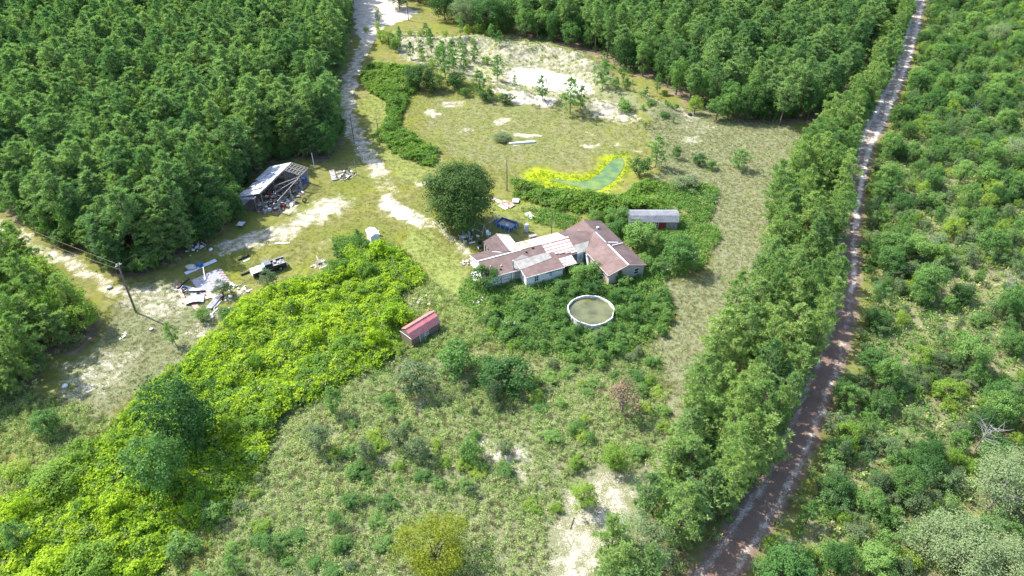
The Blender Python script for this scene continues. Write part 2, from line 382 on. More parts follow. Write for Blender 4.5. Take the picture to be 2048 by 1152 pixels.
def ground_mat():
    m, t, ns, ls = new_mat('ground_cover')
    pos = N(ns, 'ShaderNodeNewGeometry').outputs['Position']
    A = N(ns, 'ShaderNodeAttribute', attribute_name='cover_a'); B = N(ns, 'ShaderNodeAttribute', attribute_name='cover_b')
    sa = N(ns, 'ShaderNodeSeparateColor'); sb = N(ns, 'ShaderNodeSeparateColor'); ls.new(A.outputs[0], sa.inputs[0]); ls.new(B.outputs[0], sb.inputs[0])
    big = noise(ns, ls, pos, .11, 4); mid = noise(ns, ls, pos, .7, 5, .65); fine = noise(ns, ls, pos, 6.5, 4, .75)
    def msk(s, k=.9, edge=.25, src=mid):
        v = mth(ns, ls, 'ADD', s, mth(ns, ls, 'MULTIPLY', mth(ns, ls, 'SUBTRACT', src, .5), k))
        return ramp(ns, ls, v, .5 - edge, .5 + edge)
    c = mixc(ns, ls, ramp(ns, ls, mid, .35, .65), (.098, .102, .028), (.168, .156, .058))
    c = mixc(ns, ls, ramp(ns, ls, big, .4, .65), c, mixc(ns, ls, mid, (.092, .112, .022), (.142, .146, .038)))
    c = mixc(ns, ls, mth(ns, ls, 'MULTIPLY', ramp(ns, ls, noise(ns, ls, pos, .19, 3), .5, .7), .55), c, (.165, .165, .022))
    c = mixc(ns, ls, msk(sa.outputs[2]), c, mixc(ns, ls, mid, (.135, .172, .040), (.205, .225, .075)))
    c = mixc(ns, ls, msk(sa.outputs[1], 1.0), c, mixc(ns, ls, ramp(ns, ls, fine, .3, .7), (.112, .120, .058), (.190, .190, .112)))
    c = mixc(ns, ls, msk(sb.outputs[0], .7), c, mixc(ns, ls, ramp(ns, ls, mid, .3, .7), (.10, .072, .050), (.20, .155, .11)))
    c = mixc(ns, ls, msk(sb.outputs[1], .5), c, mixc(ns, ls, mid, (.17, .22, .012), (.28, .30, .014)))
    c = mixc(ns, ls, msk(sb.outputs[2], .5), c, mixc(ns, ls, mid, (.125, .080, .060), (.19, .135, .105)))
    sandc = mixc(ns, ls, ramp(ns, ls, mid, .3, .75), (.33, .28, .225), (.52, .47, .40))
    v = mth(ns, ls, 'ADD', sa.outputs[0], mth(ns, ls, 'ADD', mth(ns, ls, 'MULTIPLY', mth(ns, ls, 'SUBTRACT', mid, .5), 1.0), mth(ns, ls, 'MULTIPLY', mth(ns, ls, 'SUBTRACT', fine, .5), 1.3)))
    c = mixc(ns, ls, ramp(ns, ls, v, .30, .85), c, sandc)
    c = mixc(ns, ls, .45, c, mixc(ns, ls, fine, (.6, .6, .6), (1.4, 1.4, 1.4)), 'MULTIPLY')
    return finish(m, t, ns, ls, c, .95, .05, 0, mth(ns, ls, 'ADD', fine, mid), .5, .14)
me.materials.append(ground_mat())
ground = link('ground', me); tag(ground, kind='structure')
# still water in the field pond and a skin of milky water in the sand pit
def sheet(name, P, z, mat, kind='structure'):
    b = MB(); b.add([(p[0], p[1], z) for p in P], [tuple(range(len(P)))])
    o = b.obj(name, mat); tag(o, kind=kind); return o
def smooth_ring(P, it=2):
    for _ in range(it):
        Q = np.roll(P, -1, 0); P = np.stack([.75 * P + .25 * Q, .25 * P + .75 * Q], 1).reshape(-1, 2)
    return P
def water_mat(name, c1, c2, rough, sc_=.4, spec=.4):
    m, t, ns, ls = new_mat(name)
    pos = N(ns, 'ShaderNodeNewGeometry').outputs['Position']
    n1 = noise(ns, ls, pos, sc_, 4); n2 = noise(ns, ls, pos, 3.5, 2)
    return finish(m, t, ns, ls, mixc(ns, ls, ramp(ns, ls, n1, .35, .65), c1, c2), rough, spec, 0, n2, .12, .02)
M['scum'] = water_mat('pond_water', (.055, .11, .045), (.12, .17, .035), .4, .4, .2)
M['milky'] = water_mat('pit_water', (.62, .58, .48), (.70, .67, .58), .3)
sheet('pond_water', smooth_ring(POND), -.22, M['scum'])
cpit = PIT.mean(0)
sheet('pit_water', smooth_ring(cpit + (PIT - cpit) * .93), -.86, M['milky'])
# ------------------------------------------------------------------ buildings
def shingle(name, c1, c2, c3):
    m, t, ns, ls = new_mat(name)
    c1, c2, c3 = [tuple(v * .56 for v in q) for q in (c1, c2, c3)]
    tc = N(ns, 'ShaderNodeTexCoord').outputs['Object']
    n1 = noise(ns, ls, tc, .55, 5, .65); n2 = noise(ns, ls, tc, 9, 3, .7); n3 = noise(ns, ls, tc, 1.6, 3)
    c = mixc(ns, ls, ramp(ns, ls, n1, .35, .7), c1, c2)
    c = mixc(ns, ls, mth(ns, ls, 'MULTIPLY', ramp(ns, ls, n3, .55, .75), .7), c, c3)
    for v_ in ((7, .5, 7), (.5, 7, 7)):
        mp = N(ns, 'ShaderNodeMapping'); mp.inputs['Scale'].default_value = v_; ls.new(tc, mp.inputs[0])
        c = mixc(ns, ls, .3, c, mixc(ns, ls, noise(ns, ls, mp.outputs[0], .8, 3), (.35, .35, .37), (1.65, 1.65, 1.63)), 'MULTIPLY')
    c = mixc(ns, ls, .45, c, mixc(ns, ls, n2, (.4, .4, .4), (1.6, 1.6, 1.6)), 'MULTIPLY')
    return finish(m, t, ns, ls, c, .9, .15, 0, n2, .35, .03)
def siding(name, c1, c2, period, axis_=2, rough=.6):
    """lapped boards: thin shadow lines along one axis, streaked with dirt"""
    m, t, ns, ls = new_mat(name)
    tc = N(ns, 'ShaderNodeTexCoord').outputs['Object']
    s = N(ns, 'ShaderNodeSeparateXYZ'); ls.new(tc, s.inputs[0])
    fr = mth(ns, ls, 'FRACT', mth(ns, ls, 'DIVIDE', s.outputs[axis_], period))
    c1, c2 = [tuple(v * .8 for v in q) for q in (c1, c2)]
    n1 = noise(ns, ls, tc, 1.3, 5, .65)
    c = mixc(ns, ls, ramp(ns, ls, n1, .4, .75), c1, c2)
    return finish(m, t, ns, ls, c, rough, .3, 0, fr, .6, .03)
def rusty(name, base, base2, rust, amount, rows=0.0, scale=1.6):
    m, t, ns, ls = new_mat(name)
    tc = N(ns, 'ShaderNodeTexCoord').outputs['Object']
    base, base2, rust = [tuple(v * .8 for v in q) for q in (base, base2, rust)]
    n0 = noise(ns, ls, tc, .8, 3); c = mixc(ns, ls, n0, base, base2)
    n1 = noise(ns, ls, tc, scale, 4, .65)
    if rows:
        s = N(ns, 'ShaderNodeSeparateXYZ'); ls.new(tc, s.inputs[0])
        fr = mth(ns, ls, 'FRACT', mth(ns, ls, 'DIVIDE', s.outputs[1], rows))
        band = mth(ns, ls, 'SUBTRACT', 1.0, ramp(ns, ls, mth(ns, ls, 'ABSOLUTE', mth(ns, ls, 'SUBTRACT', fr, .5)), .1, .28))
        n1 = mth(ns, ls, 'ADD', n1, mth(ns, ls, 'MULTIPLY', mth(ns, ls, 'SUBTRACT', band, .5), .30))
    f = ramp(ns, ls, n1, amount, amount + .07)
    c = mixc(ns, ls, f, c, rust)
    return finish(m, t, ns, ls, c, .45, .4, 0, n1, .1, .02)
M['shingle'] = shingle('brown_shingles', (.215, .142, .126), (.290, .205, .182), (.17, .14, .125))
M['shingle_shaded'] = shingle('shaded_brown_shingles', (.145, .102, .097), (.205, .150, .142), (.13, .115, .11))  # same brown shingles, with the shade of the darker slopes put into the colour
M['felt'] = worn('grey_roofing_felt', (.23, .22, .20), (.32, .305, .28), 1.2, .9, .1)
M['greyshingle'] = shingle('grey_shingles', (.25, .26, .28), (.34, .35, .37), (.13, .13, .14))
M['tin'] = rusty('rusty_white_tin', (.66, .65, .63), (.54, .54, .54), (.36, .11, .07), .50, .62, 2.6)
M['tin_streak'] = rusty('rust_streaked_tin', (.64, .61, .58), (.56, .53, .51), (.42, .14, .06), .46, 0, .9)
M['tin_barn'] = rusty('bright_barn_tin', (.62, .64, .70), (.46, .49, .56), (.26, .27, .31), .58, 0, 1.2)
M['tin_scrap'] = rusty('scrap_tin', (.36, .36, .40), (.24, .24, .27), (.24, .085, .045), .53, 0, 1.1)
M['tin_rust'] = rusty('rusted_tin', (.46, .42, .40), (.36, .30, .27), (.34, .10, .04), .48, 0, 1.0)
M['white_siding'] = siding('white_lap_siding', (.86, .84, .78), (.66, .63, .56), .22)
M['beige_siding'] = siding('beige_panel_siding', (.50, .42, .37), (.38, .31, .27), .41, 0)
M['tan_siding'] = siding('tan_panel_siding', (.56, .46, .36), (.42, .33, .25), .41, 1)
M['dark_siding'] = siding('weathered_dark_boards', (.16, .15, .14), (.26, .24, .22), .2, 0)
M['red_siding'] = siding('red_board_siding', (.26, .035, .035), (.19, .04, .04), .2, 0)
M['brown_siding'] = siding('brown_board_siding', (.24, .19, .13), (.16, .125, .09), .2, 0)
M['brown_siding_y'] = siding('brown_board_siding_long', (.20, .16, .12), (.12, .10, .08), .2, 1)
M['trim'] = worn('white_trim', (.78, .76, .73), (.60, .58, .55), 2, .6, .3)
M['white'] = worn('white_paint', (.80, .80, .79), (.68, .68, .66), 2, .45, .4)
M['glass'] = worn('dark_window_glass', (.02, .025, .03), (.05, .06, .07), 1.5, .08, .5, bump=-1)
M['steel'] = worn('galvanised_steel', (.55, .56, .57), (.42, .43, .44), 3, .35, .5, .6)
M['red_tin'] = worn('red_metal_roof', (.50, .145, .135), (.58, .20, .19), .8, .4, .45)
M['concrete'] = worn('concrete', (.38, .36, .33), (.50, .48, .44), 1.5)
M['black'] = worn('black_rubber', (.02, .02, .02), (.045, .043, .042), 3, .7)
def part(b, name, mat, parent, label=None, smooth=False):
    o = b.obj(name, mat, parent, smooth)
    if label: o['label'] = label
    return o
def window(parent, c, w_, h_, ax, out, frame='trim', panes=(2, 2)):
    """framed sash window centred at c, on a wall facing 'out' (unit xy), running along 'ax'"""
    c = Vector(c); ax = Vector((ax[0], ax[1], 0)); out = Vector((out[0], out[1], 0)); up = Vector((0, 0, 1))
    def plate(b, du0, du1, dz0, dz1, d0, d1):
        v = [c + ax * u + up * z + out * d for d in (d0, d1) for u, z in ((du0, dz0), (du1, dz0), (du1, dz1), (du0, dz1))]
        b.add(v, [(3, 2, 1, 0), (4, 5, 6, 7), (0, 1, 5, 4), (1, 2, 6, 5), (2, 3, 7, 6), (3, 0, 4, 7)])
    wnd = MB(); t = .07
    plate(wnd, -w_ / 2 - t, -w_ / 2, -h_ / 2 - t, h_ / 2 + t, -.05, .06); plate(wnd, w_ / 2, w_ / 2 + t, -h_ / 2 - t, h_ / 2 + t, -.05, .06)
    plate(wnd, -w_ / 2, w_ / 2, h_ / 2, h_ / 2 + t, -.05, .06); plate(wnd, -w_ / 2, w_ / 2, -h_ / 2 - t, -h_ / 2, -.05, .07)
    o = part(wnd, 'window', M[frame], parent)
    nu, nv = panes; m_ = .035
    for i in range(nu):
        for j in range(nv):
            g = MB(); u0 = -w_ / 2 + w_ * i / nu; z0 = -h_ / 2 + h_ * j / nv
            plate(g, u0 + m_ * (i > 0), u0 + w_ / nu - m_ * (i < nu - 1), z0 + m_ * (j > 0), z0 + h_ / nv - m_ * (j < nv - 1), -.03, .025)
            part(g, 'pane', M['glass'], o)
    g = MB()
    for i in range(1, nu): plate(g, -w_ / 2 + w_ * i / nu - m_, -w_ / 2 + w_ * i / nu + m_, -h_ / 2, h_ / 2, -.03, .045)
    for j in range(1, nv): plate(g, -w_ / 2, w_ / 2, -h_ / 2 + h_ * j / nv - m_, -h_ / 2 + h_ * j / nv + m_, -.03, .047)
    if g.n: part(g, 'glazing_bar', M[frame], o)
def door(parent, c, w_, h_, ax, out, mat='white', glassy=True):
    c = Vector(c); ax = Vector((ax[0], ax[1], 0)); out = Vector((out[0], out[1], 0)); up = Vector((0, 0, 1))
    def plate(b, du0, du1, dz0, dz1, d0, d1):
        v = [c + ax * u + up * z + out * d for d in (d0, d1) for u, z in ((du0, dz0), (du1, dz0), (du1, dz1), (du0, dz1))]
        b.add(v, [(3, 2, 1, 0), (4, 5, 6, 7), (0, 1, 5, 4), (1, 2, 6, 5), (2, 3, 7, 6), (3, 0, 4, 7)])
    b = MB(); plate(b, -w_ / 2, w_ / 2, 0, h_, -.05, .05); o = part(b, 'door', M[mat], parent)
    b = MB(); plate(b, -w_ / 2 - .08, -w_ / 2 - .005, 0, h_ + .08, -.05, .07); plate(b, w_ / 2 + .005, w_ / 2 + .08, 0, h_ + .08, -.05, .07); plate(b, -w_ / 2, w_ / 2, h_ + .005, h_ + .08, -.05, .07)
    part(b, 'door_frame', M['trim'], o)
    if glassy:
        b = MB(); plate(b, -w_ * .3, w_ * .3, h_ * .5, h_ * .9, .0, .06); part(b, 'door_glass', M['bluegrey'], o)
    b = MB(); plate(b, w_ * .34, w_ * .42, h_ * .45, h_ * .5, .05, .1); part(b, 'handle', M['steel'], o)
M['bluegrey'] = worn('sky_grey_glass', (.30, .38, .46), (.38, .45, .52), 2, .15, .5, bump=-1)
def wallx(b, prof, x0, x1):
    n = len(prof); v = [(x0, y, z) for y, z in prof] + [(x1, y, z) for y, z in prof]
    b.add(v, [tuple(range(n)), tuple(range(2 * n - 1, n - 1, -1))] + [((i + 1) % n, i, n + i, n + (i + 1) % n) for i in range(n)]); return b
house = thing('house', 'rambling single storey house of joined mobile homes with brown roofs and rusty white tin', 'house', (0.074, 92.12, 0), R(24.5))
EV, RG, HW = 2.5, 3.5, 3.4
sA = (RG - EV) / HW
def zA(v, d=0): return RG - abs(v) * sA + d
def zB(u, d=0): return RG - abs(u - 15.45) * sA + d
# walls
part(wallx(MB(), [(-3.3, .35), (3.3, .35), (3.3, EV - .06), (0, RG - .1), (-3.3, EV - .06)], -5.95, 12.3), 'wall', M['white_siding'], house, 'white walls of the long left section')
part(wallx(MB(), [(-3.2, -.1), (3.2, -.1), (3.2, .35), (-3.2, .35)], -5.85, 12.2), 'skirting', M['concrete'], house)
part(MB().prism([(12.2, -.1), (18.75, -.1), (18.75, EV - .06), (15.45, RG - .1), (12.2, EV - .06)], -10.75, 3.5), 'wall', M['beige_siding'], house, 'beige walls of the right wing')
part(MB().box(12.17, 12.2, -10.7, -3.3, .3, EV - .1), 'wall_panel', M['tan_siding'], house)
part(MB().box(8.9, 12.2, -3.36, -3.31, .1, 2.45), 'wall_panel', M['dark_siding'], house, 'dark weathered boards in the recess')
fa = MB(); fa.add([(-.1, -3.0, -.1), (6.4, -3.0, -.1), (6.4, -5.65, -.1), (-.1, -5.65, -.1), (-.1, -3.0, 2.76), (6.4, -3.0, 2.76), (6.4, -5.65, 2.36), (-.1, -5.65, 2.36)], [(0, 1, 2, 3), (7, 6, 5, 4), (0, 3, 7, 4), (1, 5, 6, 2), (2, 6, 7, 3), (0, 4, 5, 1)])
part(fa, 'wall', M['white_siding'], house, 'white walls of the front addition')
part(MB().prism([(-2.2, 0), (1.8, 0), (1.8, 2.45), (-.25, 3.25), (-2.2, 2.45)], 3.3, 4.6), 'wall', M['white_siding'], house, 'white wall under the rear gable')
# roofs
def roof(pts, mat, label=None, t=.09, name='roof_slope'): return part(MB().slab(pts, t), name, mat, house, label)
r1 = roof([(-6.2, 0, zA(0)), (5.6, 0, zA(0)), (5.6, -3.6, zA(3.6)), (-6.2, -3.6, zA(3.6))], M['shingle'])
r2 = roof([(-6.2, 0, zA(0)), (-6.2, 3.6, zA(3.6)), (12.2, 3.6, zA(3.6)), (15.4, 0, zA(0))], M['shingle_shaded'])
roof([(5.6, 0, zA(0)), (15.4, 0, zA(0)), (12.6, -3.5, zA(3.5)), (5.6, -3.5, zA(3.5))], M['shingle'])
r3 = roof([(11.85, -10.95, zB(11.85)), (15.45, -10.95, zB(15.45)), (15.45, 3.75, zB(15.45)), (11.85, 3.75, zB(11.85))], M['shingle'], None)
r4 = roof([(19.05, -10.95, zB(19.05)), (15.45, -10.95, zB(15.45)), (15.45, 3.75, zB(15.45)), (19.05, 3.75, zB(19.05))], M['shingle_shaded'])
# rear gable: brown left, tin right
roof([(-.25, .3, 3.53), (-.25, 6.2, 3.45), (-2.7, 6.2, 2.5), (-2.7, 3.2, 2.56), (-.6, .6, 3.40)], M['shingle_shaded'], 'brown slope of the rear gable')
for i in range(6):
    y0 = .55 + i * .95
    part(MB().slab([(-.25, y0, 3.535), (-.25, min(y0 + .93, 6.2), 3.52), (2.15, min(y0 + .93, 6.2), 2.66), (2.15, y0, 2.66)], .03), 'tin_sheet', M['tin'], r2)
for x_, y_ in ((-2.5, 6.0), (1.95, 6.0), (-2.5, 4.9)): part(MB().box(x_ - .06, x_ + .06, y_ - .06, y_ + .06, 0, 2.5), 'porch_post', M['trim'], house)
part(MB().box(-2.4, 1.9, 4.6, 6.1, 0, .25), 'porch_floor', M['greywood'], house)
# tin over the middle: rear slope, then front slope
for i in range(8):
    x0 = 1.9 + i * 1.03
    b = MB().corr((x0, .02, zA(.02, .07)), (0, 1, -sA), (1, 0, 0), 3.62, 1.02, 4, .03)
    part(b, 'tin_sheet', M['tin_streak'] if i in (0, 1) else M['tin'], r2)
part(MB().slab([(.15, .02, zA(0, .06)), (1.88, .02, zA(0, .06)), (1.88, 2.6, zA(2.6, .06)), (1.6, 2.9, zA(2.9, .06))], .03), 'tin_sheet', M['tin_streak'], r2)
for i in range(5):
    x0 = 5.35 + i * 1.0
    b = MB().corr((x0, -.02, zA(.02, .10 + .012 * (i % 2))), (0, -1, -sA), (1, 0, 0), 2.45 + .22 * i, .99, 4, .03)
    part(b, 'tin_sheet', M['tin'], r1)
part(MB().bar((5.3, 0, RG + .12), (10.4, 0, RG + .12), .3, .04), 'ridge_cap', M['tin'], r1)
# felt patches, front addition roof and its little door canopy
roof([(-.35, -1.75, 3.07), (6.6, -1.75, 3.07), (6.6, -5.95, 2.42), (-.35, -5.95, 2.42)], M['shingle'], 'brown roof of the front addition', .08)
part(MB().slab([(-.2, -2.0, 3.065), (5.6, -1.8, 3.095), (5.6, -3.35, 2.862), (-.28, -4.0, 2.752)], .025), 'felt_patch', M['felt'], r1)
part(MB().slab([(-1.15, -3.3, zA(3.3, .03)), (-.5, -1.6, zA(1.6, .03)), (1.4, -.95, zA(.95, .03)), (2.1, -1.74, zA(1.74, .03)), (-.4, -3.4, zA(3.4, .03))], .025), 'felt_patch', M['felt'], r1)
part(MB().slab([(10.5, -1.75, zA(1.75, .035)), (13.5, -1.75, zA(1.75, .035)), (12.1, -3.5, zA(3.5, .035)), (10.3, -3.6, zA(3.6, .035))], .025), 'felt_patch', M['felt'], r1)
part(MB().slab([(3.2, -5.6, 2.26), (6.3, -5.6, 2.26), (6.3, -5.98, 2.16), (3.2, -5.98, 2.16)], .05), 'door_canopy', M['shingle_shaded'], house)
for i in range(3):
    b = MB().corr((6.75 + i * .83, -3.2, 2.5), (0, -1, -.18), (1, 0, 0), 2.3, .82, 3, .03); part(b, 'tin_sheet', M['tin'], house, 'rusty tin of the lower awning')
for x_ in (6.9, 9.1): part(MB().box(x_ - .05, x_ + .05, -5.35, -5.25, 0, 2.1), 'awning_post', M['greywood'], house)
# trim: ridge flashing and fascia
part(MB().bar((-6.25, 0, RG + .03), (1.6, 0, RG + .03), .22, .05), 'ridge_cap', M['trim'], r1)
part(MB().bar((15.45, -10.98, RG + .03), (15.45, -4.6, RG + .03), .26, .05), 'ridge_cap', M['trim'], r3)
part(MB().bar((15.45, -4.0, RG + .03), (15.45, -.4, RG + .03), .26, .05), 'ridge_cap', M['steel'], r3)
for p_, q_ in (((-6.23, 0, RG - .06), (-6.23, -3.62, zA(3.62) - .06)), ((-6.23, 0, RG - .06), (-6.23, 3.62, zA(3.62) - .06)), ((-6.2, -3.63, zA(3.6) - .07), (-.4, -3.63, zA(3.6) - .07)), ((-.38, -1.9, 3.0), (-.38, -5.97, 2.36)), ((-.38, -5.98, 2.36), (6.62, -5.98, 2.36)), ((11.85, -10.98, zB(11.85) - .06), (15.45, -10.98, RG - .06)), ((15.45, -10.98, RG - .06), (19.05, -10.98, zB(19.05) - .06)), ((11.82, -10.9, zB(11.85) - .06), (11.82, -3.7, zB(11.85) - .06))):
    part(MB().bar(p_, q_, .05, .16), 'fascia', M['trim'] if p_[0] < 10 else M['beige_siding'], house)
for x_, y_ in ((-.1, -5.65), (6.4, -5.65)): part(MB().box(x_ - .06, x_ + .06, y_ - .06, y_ + .06, 0, 2.36), 'corner_board', M['trim'], house)
# openings
window(house, (1.65, -5.66, 1.45), .62, .95, (1, 0), (0, -1))
door(house, (4.25, -5.66, .35), .9, 1.75, (1, 0), (0, -1))
door(house, (10.9, -3.37, .2), .95, 2.05, (1, 0), (0, -1))
window(house, (17.3, -10.76, 1.6), .8, 1.0, (1, 0), (0, -1), panes=(1, 2))
window(house, (12.16, -8.9, 1.5), 1.0, 1.1, (0, 1), (-1, 0), panes=(1, 2)); window(house, (12.16, -6.2, 1.5), 1.1, 1.1, (0, 1), (-1, 0), panes=(1, 2))
window(house, (-3.4, 3.31, 1.6), 1.0, .9, (1, 0), (0, 1)); window(house, (-5.96, -1.2, 1.6), .9, .9, (0, 1), (-1, 0))
# torn siding on the front wall of the left end: battens and grey sheathing
for k_, z_ in enumerate((1.05, 1.5, 1.95)): part(MB().box(-3.6 + .1 * k_, -1.7, -3.37, -3.31, z_, z_ + .09), 'batten', M['greywood'], house)
for x_ in (-3.55, -1.75, -1.3): part(MB().box(x_, x_ + .09, -3.375, -3.31, .5, 2.2), 'batten', M['greywood'], house)
part(MB().box(-1.1, -.2, -3.355, -3.31, .4, 2.3), 'wall_panel', M['greywood'], house)
# roof fittings
ch_ = part(MB().tube([(-1.25, -3.0, 2.5), (-1.25, -3.0, 3.0)], [.26, .14], 10).tube([(-1.25, -3.0, 3.0), (-1.25, -3.0, 4.0)], .12, 10).tube([(-1.25, -3.0, 4.0), (-1.25, -3.0, 4.16)], .19, 10), 'chimney', M['steel'], r1, 'silver stove pipe with a rain cap')
for u_, v_, s_ in ((-3.3, -2.6, .16), (-4.1, -2.7, .2), (-2.9, -2.0, .13), (2.2, -.7, .16), (-4.6, -1.6, .1), (3.6, -.2, .2)):
    part(MB().box(u_ - s_, u_ + s_, v_ - s_ * .7, v_ + s_ * .7, zA(v_) - .05, zA(v_) + .14), 'roof_vent', M['black'] if s_ > .15 else M['concrete'], r1)
part(MB().box(16.5, 16.9, .7, 1.1, zB(16.7) - .1, zB(16.7) + .3), 'roof_vent', M['concrete'], r4)
part(MB().bar((15.9, -3.9, zB(15.9, .05)), (17.9, -3.9, zB(17.9, .05)), .16, .06), 'loose_board', M['white'], r4)
part(MB().bar((16.1, -5.0, zB(16.1, .08)), (18.8, -4.1, zB(18.8, .08)), .13, .1), 'loose_pipe', M['trim'], r4)
part(MB().bar((-2.6, 2.4, zA(2.4, .06)), (-1.5, 1.0, zA(1.0, .06)), .1, .05), 'loose_board', M['trim'], r2)
part(MB().box(13.5, 13.9, 2.0, 2.2, zA(2.1) - .02, zA(2.1) + .06), 'loose_board', M['trim'], r2)

# --- red roofed shed
def gambrel(name, label, loc, rz, L, W, eave, knee, ridge, kw, rmat, wall_end, wall_side, trim):
    s = thing(name, label, 'shed', loc, rz)
    hw = W / 2
    part(MB().prism([(-hw + .08, -.1), (hw - .08, -.1), (hw - .08, eave), (kw, knee - .05), (0, ridge - .05), (-kw, knee - .05), (-hw + .08, eave)], .1, L - .1), 'wall', wall_side, s)
    prof = [(-hw - .08, eave - .1), (-kw, knee), (0, ridge), (kw, knee), (hw + .08, eave - .1)]
    sl_ = []
    for a, b in zip(prof[:-1], prof[1:]):
        n_ = max(1, round(L / .92))
        if rmat is M['red_tin']:
            pn = MB()
            for i in range(n_):
                pn.corr((a[0], i * L / n_, a[1] + .012), (b[0] - a[0], 0, b[1] - a[1]), (0, 1, 0), math.hypot(b[0] - a[0], b[1] - a[1]), L / n_, 3, .03)
        else:
            pn = MB().slab([(a[0], -.06, a[1]), (b[0], -.06, b[1]), (b[0], L + .06, b[1]), (a[0], L + .06, a[1])], .05)
        sl_.append(part(pn, 'roof_slope', rmat, s))
    if rmat is M['red_tin']: part(MB().bar((0, -.03, ridge + .05), (0, L + .03, ridge + .05), .28, .04), 'ridge_cap', M['red_tin'], sl_[1])
    for e in (.06, L - .1):
        part(MB().prism([(-hw + .1, -.1), (hw - .1, -.1), (hw - .1, eave), (kw, knee - .07), (0, ridge - .07), (-kw, knee - .07), (-hw + .1, eave)], e, e + .06), 'gable_end', wall_end, s)
    part(MB().bar((-hw, .02, eave - .02), (hw, .02, eave - .02), .05, .1), 'trim_board', trim, s)
    return s, sl_
ang = math.atan2(76.66 - 72.92, -10.81 + 14.44)
shed, _ = gambrel('garden_shed', 'small gambrel shed with a red metal roof and brown walls in the weeds', (-15.45, 73.73, 0), ang - R(90), 5.5, 2.75, 1.75, 2.5, 2.95, .8, M['red_tin'], M['brown_siding'], M['brown_siding_y'], M['trim'])
window(shed, (1.30, 2.9, 1.15), .55, .6, (0, 1), (1, 0))
door(shed, (1.30, 2.0, 0), .8, 1.6, (0, 1), (1, 0), 'greywood', False)
shed2, sl2 = gambrel('old_shed', 'long old red shed with a worn grey shingle roof behind the house', (20.95, 105.45, 0), R(-90), 8.95, 3.6, 2.1, 2.9, 3.2, 1.0, M['greyshingle'], M['brown_siding'], M['red_siding'], M['greywood'])
part(MB().box(1.73, 1.76, 6.75, 8.8, 0, 2.05), 'wall_panel', M['greywood'], shed2, 'bare grey boards at the right end')
window(shed2, (1.73, 4.95, 1.45), .75, .85, (0, 1), (1, 0))
part(MB().slab([(1.25, .4, 2.74), (1.55, .4, 2.44), (1.55, 1.9, 2.44), (1.25, 1.9, 2.74)], .02), 'bare_patch', M['felt'], sl2[3])
# --- white metal shed
ws = thing('metal_shed', 'small white metal shed with a gable roof at the end of the vine field', 'shed', (-23.95, 99.7, 0), R(30))
part(MB().prism([(-.78, -.05), (.78, -.05), (.78, 1.75), (0, 2.1), (-.78, 1.75)], 0, 2.4), 'wall', M['white'], ws)
for s_ in (-1, 1):
    part(MB().slab([(0, -.08, 2.17), (0, 2.48, 2.17), (s_ * .9, 2.48, 1.77), (s_ * .9, -.08, 1.77)], .04), 'roof_slope', M['white'], ws)
for s_ in (-.37, .37): part(MB().box(s_ - .34, s_ + .34, -.04, 0, .05, 1.6), 'door', M['white'], ws)
# --- collapsing barn
barn = thing('pole_barn', 'open pole barn at the wood edge, half stripped of its white tin roof', 'barn', (-43.63, 109.79, 0), math.atan2(-.228, .974))
RX, RZ, LZ, REZ, BL = -3.2, 4.0, 2.5, 3.2, 12.3
def zl(x): return LZ + (x + 8.1) / (RX + 8.1) * (RZ - LZ)
def zr(x): return RZ + (x - RX) / (.3 - RX) * (REZ - RZ)
for y_ in (.2, 4.9, 8.9, 12.0):
    part(MB().tube([(0, y_, -.3), (.02, y_, REZ - .15 if y_ > 8 else REZ - .5)], .13, 7), 'post', M['greywood'], barn)
    part(MB().tube([(RX, y_, -.3), (RX, y_, RZ - .2)], .12, 7), 'post', M['polewood'], barn)
    part(MB().tube([(-7.9, y_, -.3), (-7.9, y_, LZ - .1)], .12, 7), 'post', M['polewood'], barn)
    part(MB().bar((-8.1, y_, zl(-8.1) - .12), (RX, y_, RZ - .12), .06, .16), 'rafter', M['greywood'], barn)
part(MB().tube([(-4.6, -.3, -.2), (-4.55, -.2, 3.2)], .12, 7), 'post', M['polewood'], barn)
for y_ in (9.2, 10.7, 12.2): part(MB().bar((RX, y_, RZ - .12), (.3, y_, REZ - .12), .07, .16), 'rafter', M['greywood'], barn)
for i in range(6):
    x_ = RX + .35 + i * .62; part(MB().bar((x_, 9.0, zr(x_)), (x_, 12.4, zr(x_)), .11, .06), 'purlin', M['greywood'], barn)
for i in range(6):
    y_ = 9.15 + i * .62; part(MB().bar((RX, y_, RZ + .06), (.35, y_, REZ + .06), .08, .05), 'purlin', M['greywood'], barn)
for i in range(8):
    x_ = -7.9 + i * .66; part(MB().bar((x_, -.2, zl(x_) - .02), (x_, 12.4, zl(x_) - .02), .09, .05), 'purlin', M['greywood'], barn)
part(MB().bar((0, .2, 2.6), (0, 8.9, 2.9), .09, .14), 'beam', M['greywood'], barn); part(MB().bar((RX, -.1, RZ - .15), (RX, 12.3, RZ - .15), .09, .2), 'beam', M['greywood'], barn)
part(MB().bar((0, 8.9, 3.0), (-2.9, 4.6, 3.0), .1, .1), 'fallen_beam', M['greywood'], barn); part(MB().bar((.1, 8.2, 2.9), (-2.5, 3.6, 2.2), .1, .1), 'fallen_beam', M['greywood'], barn)
brs = random.Random(4)
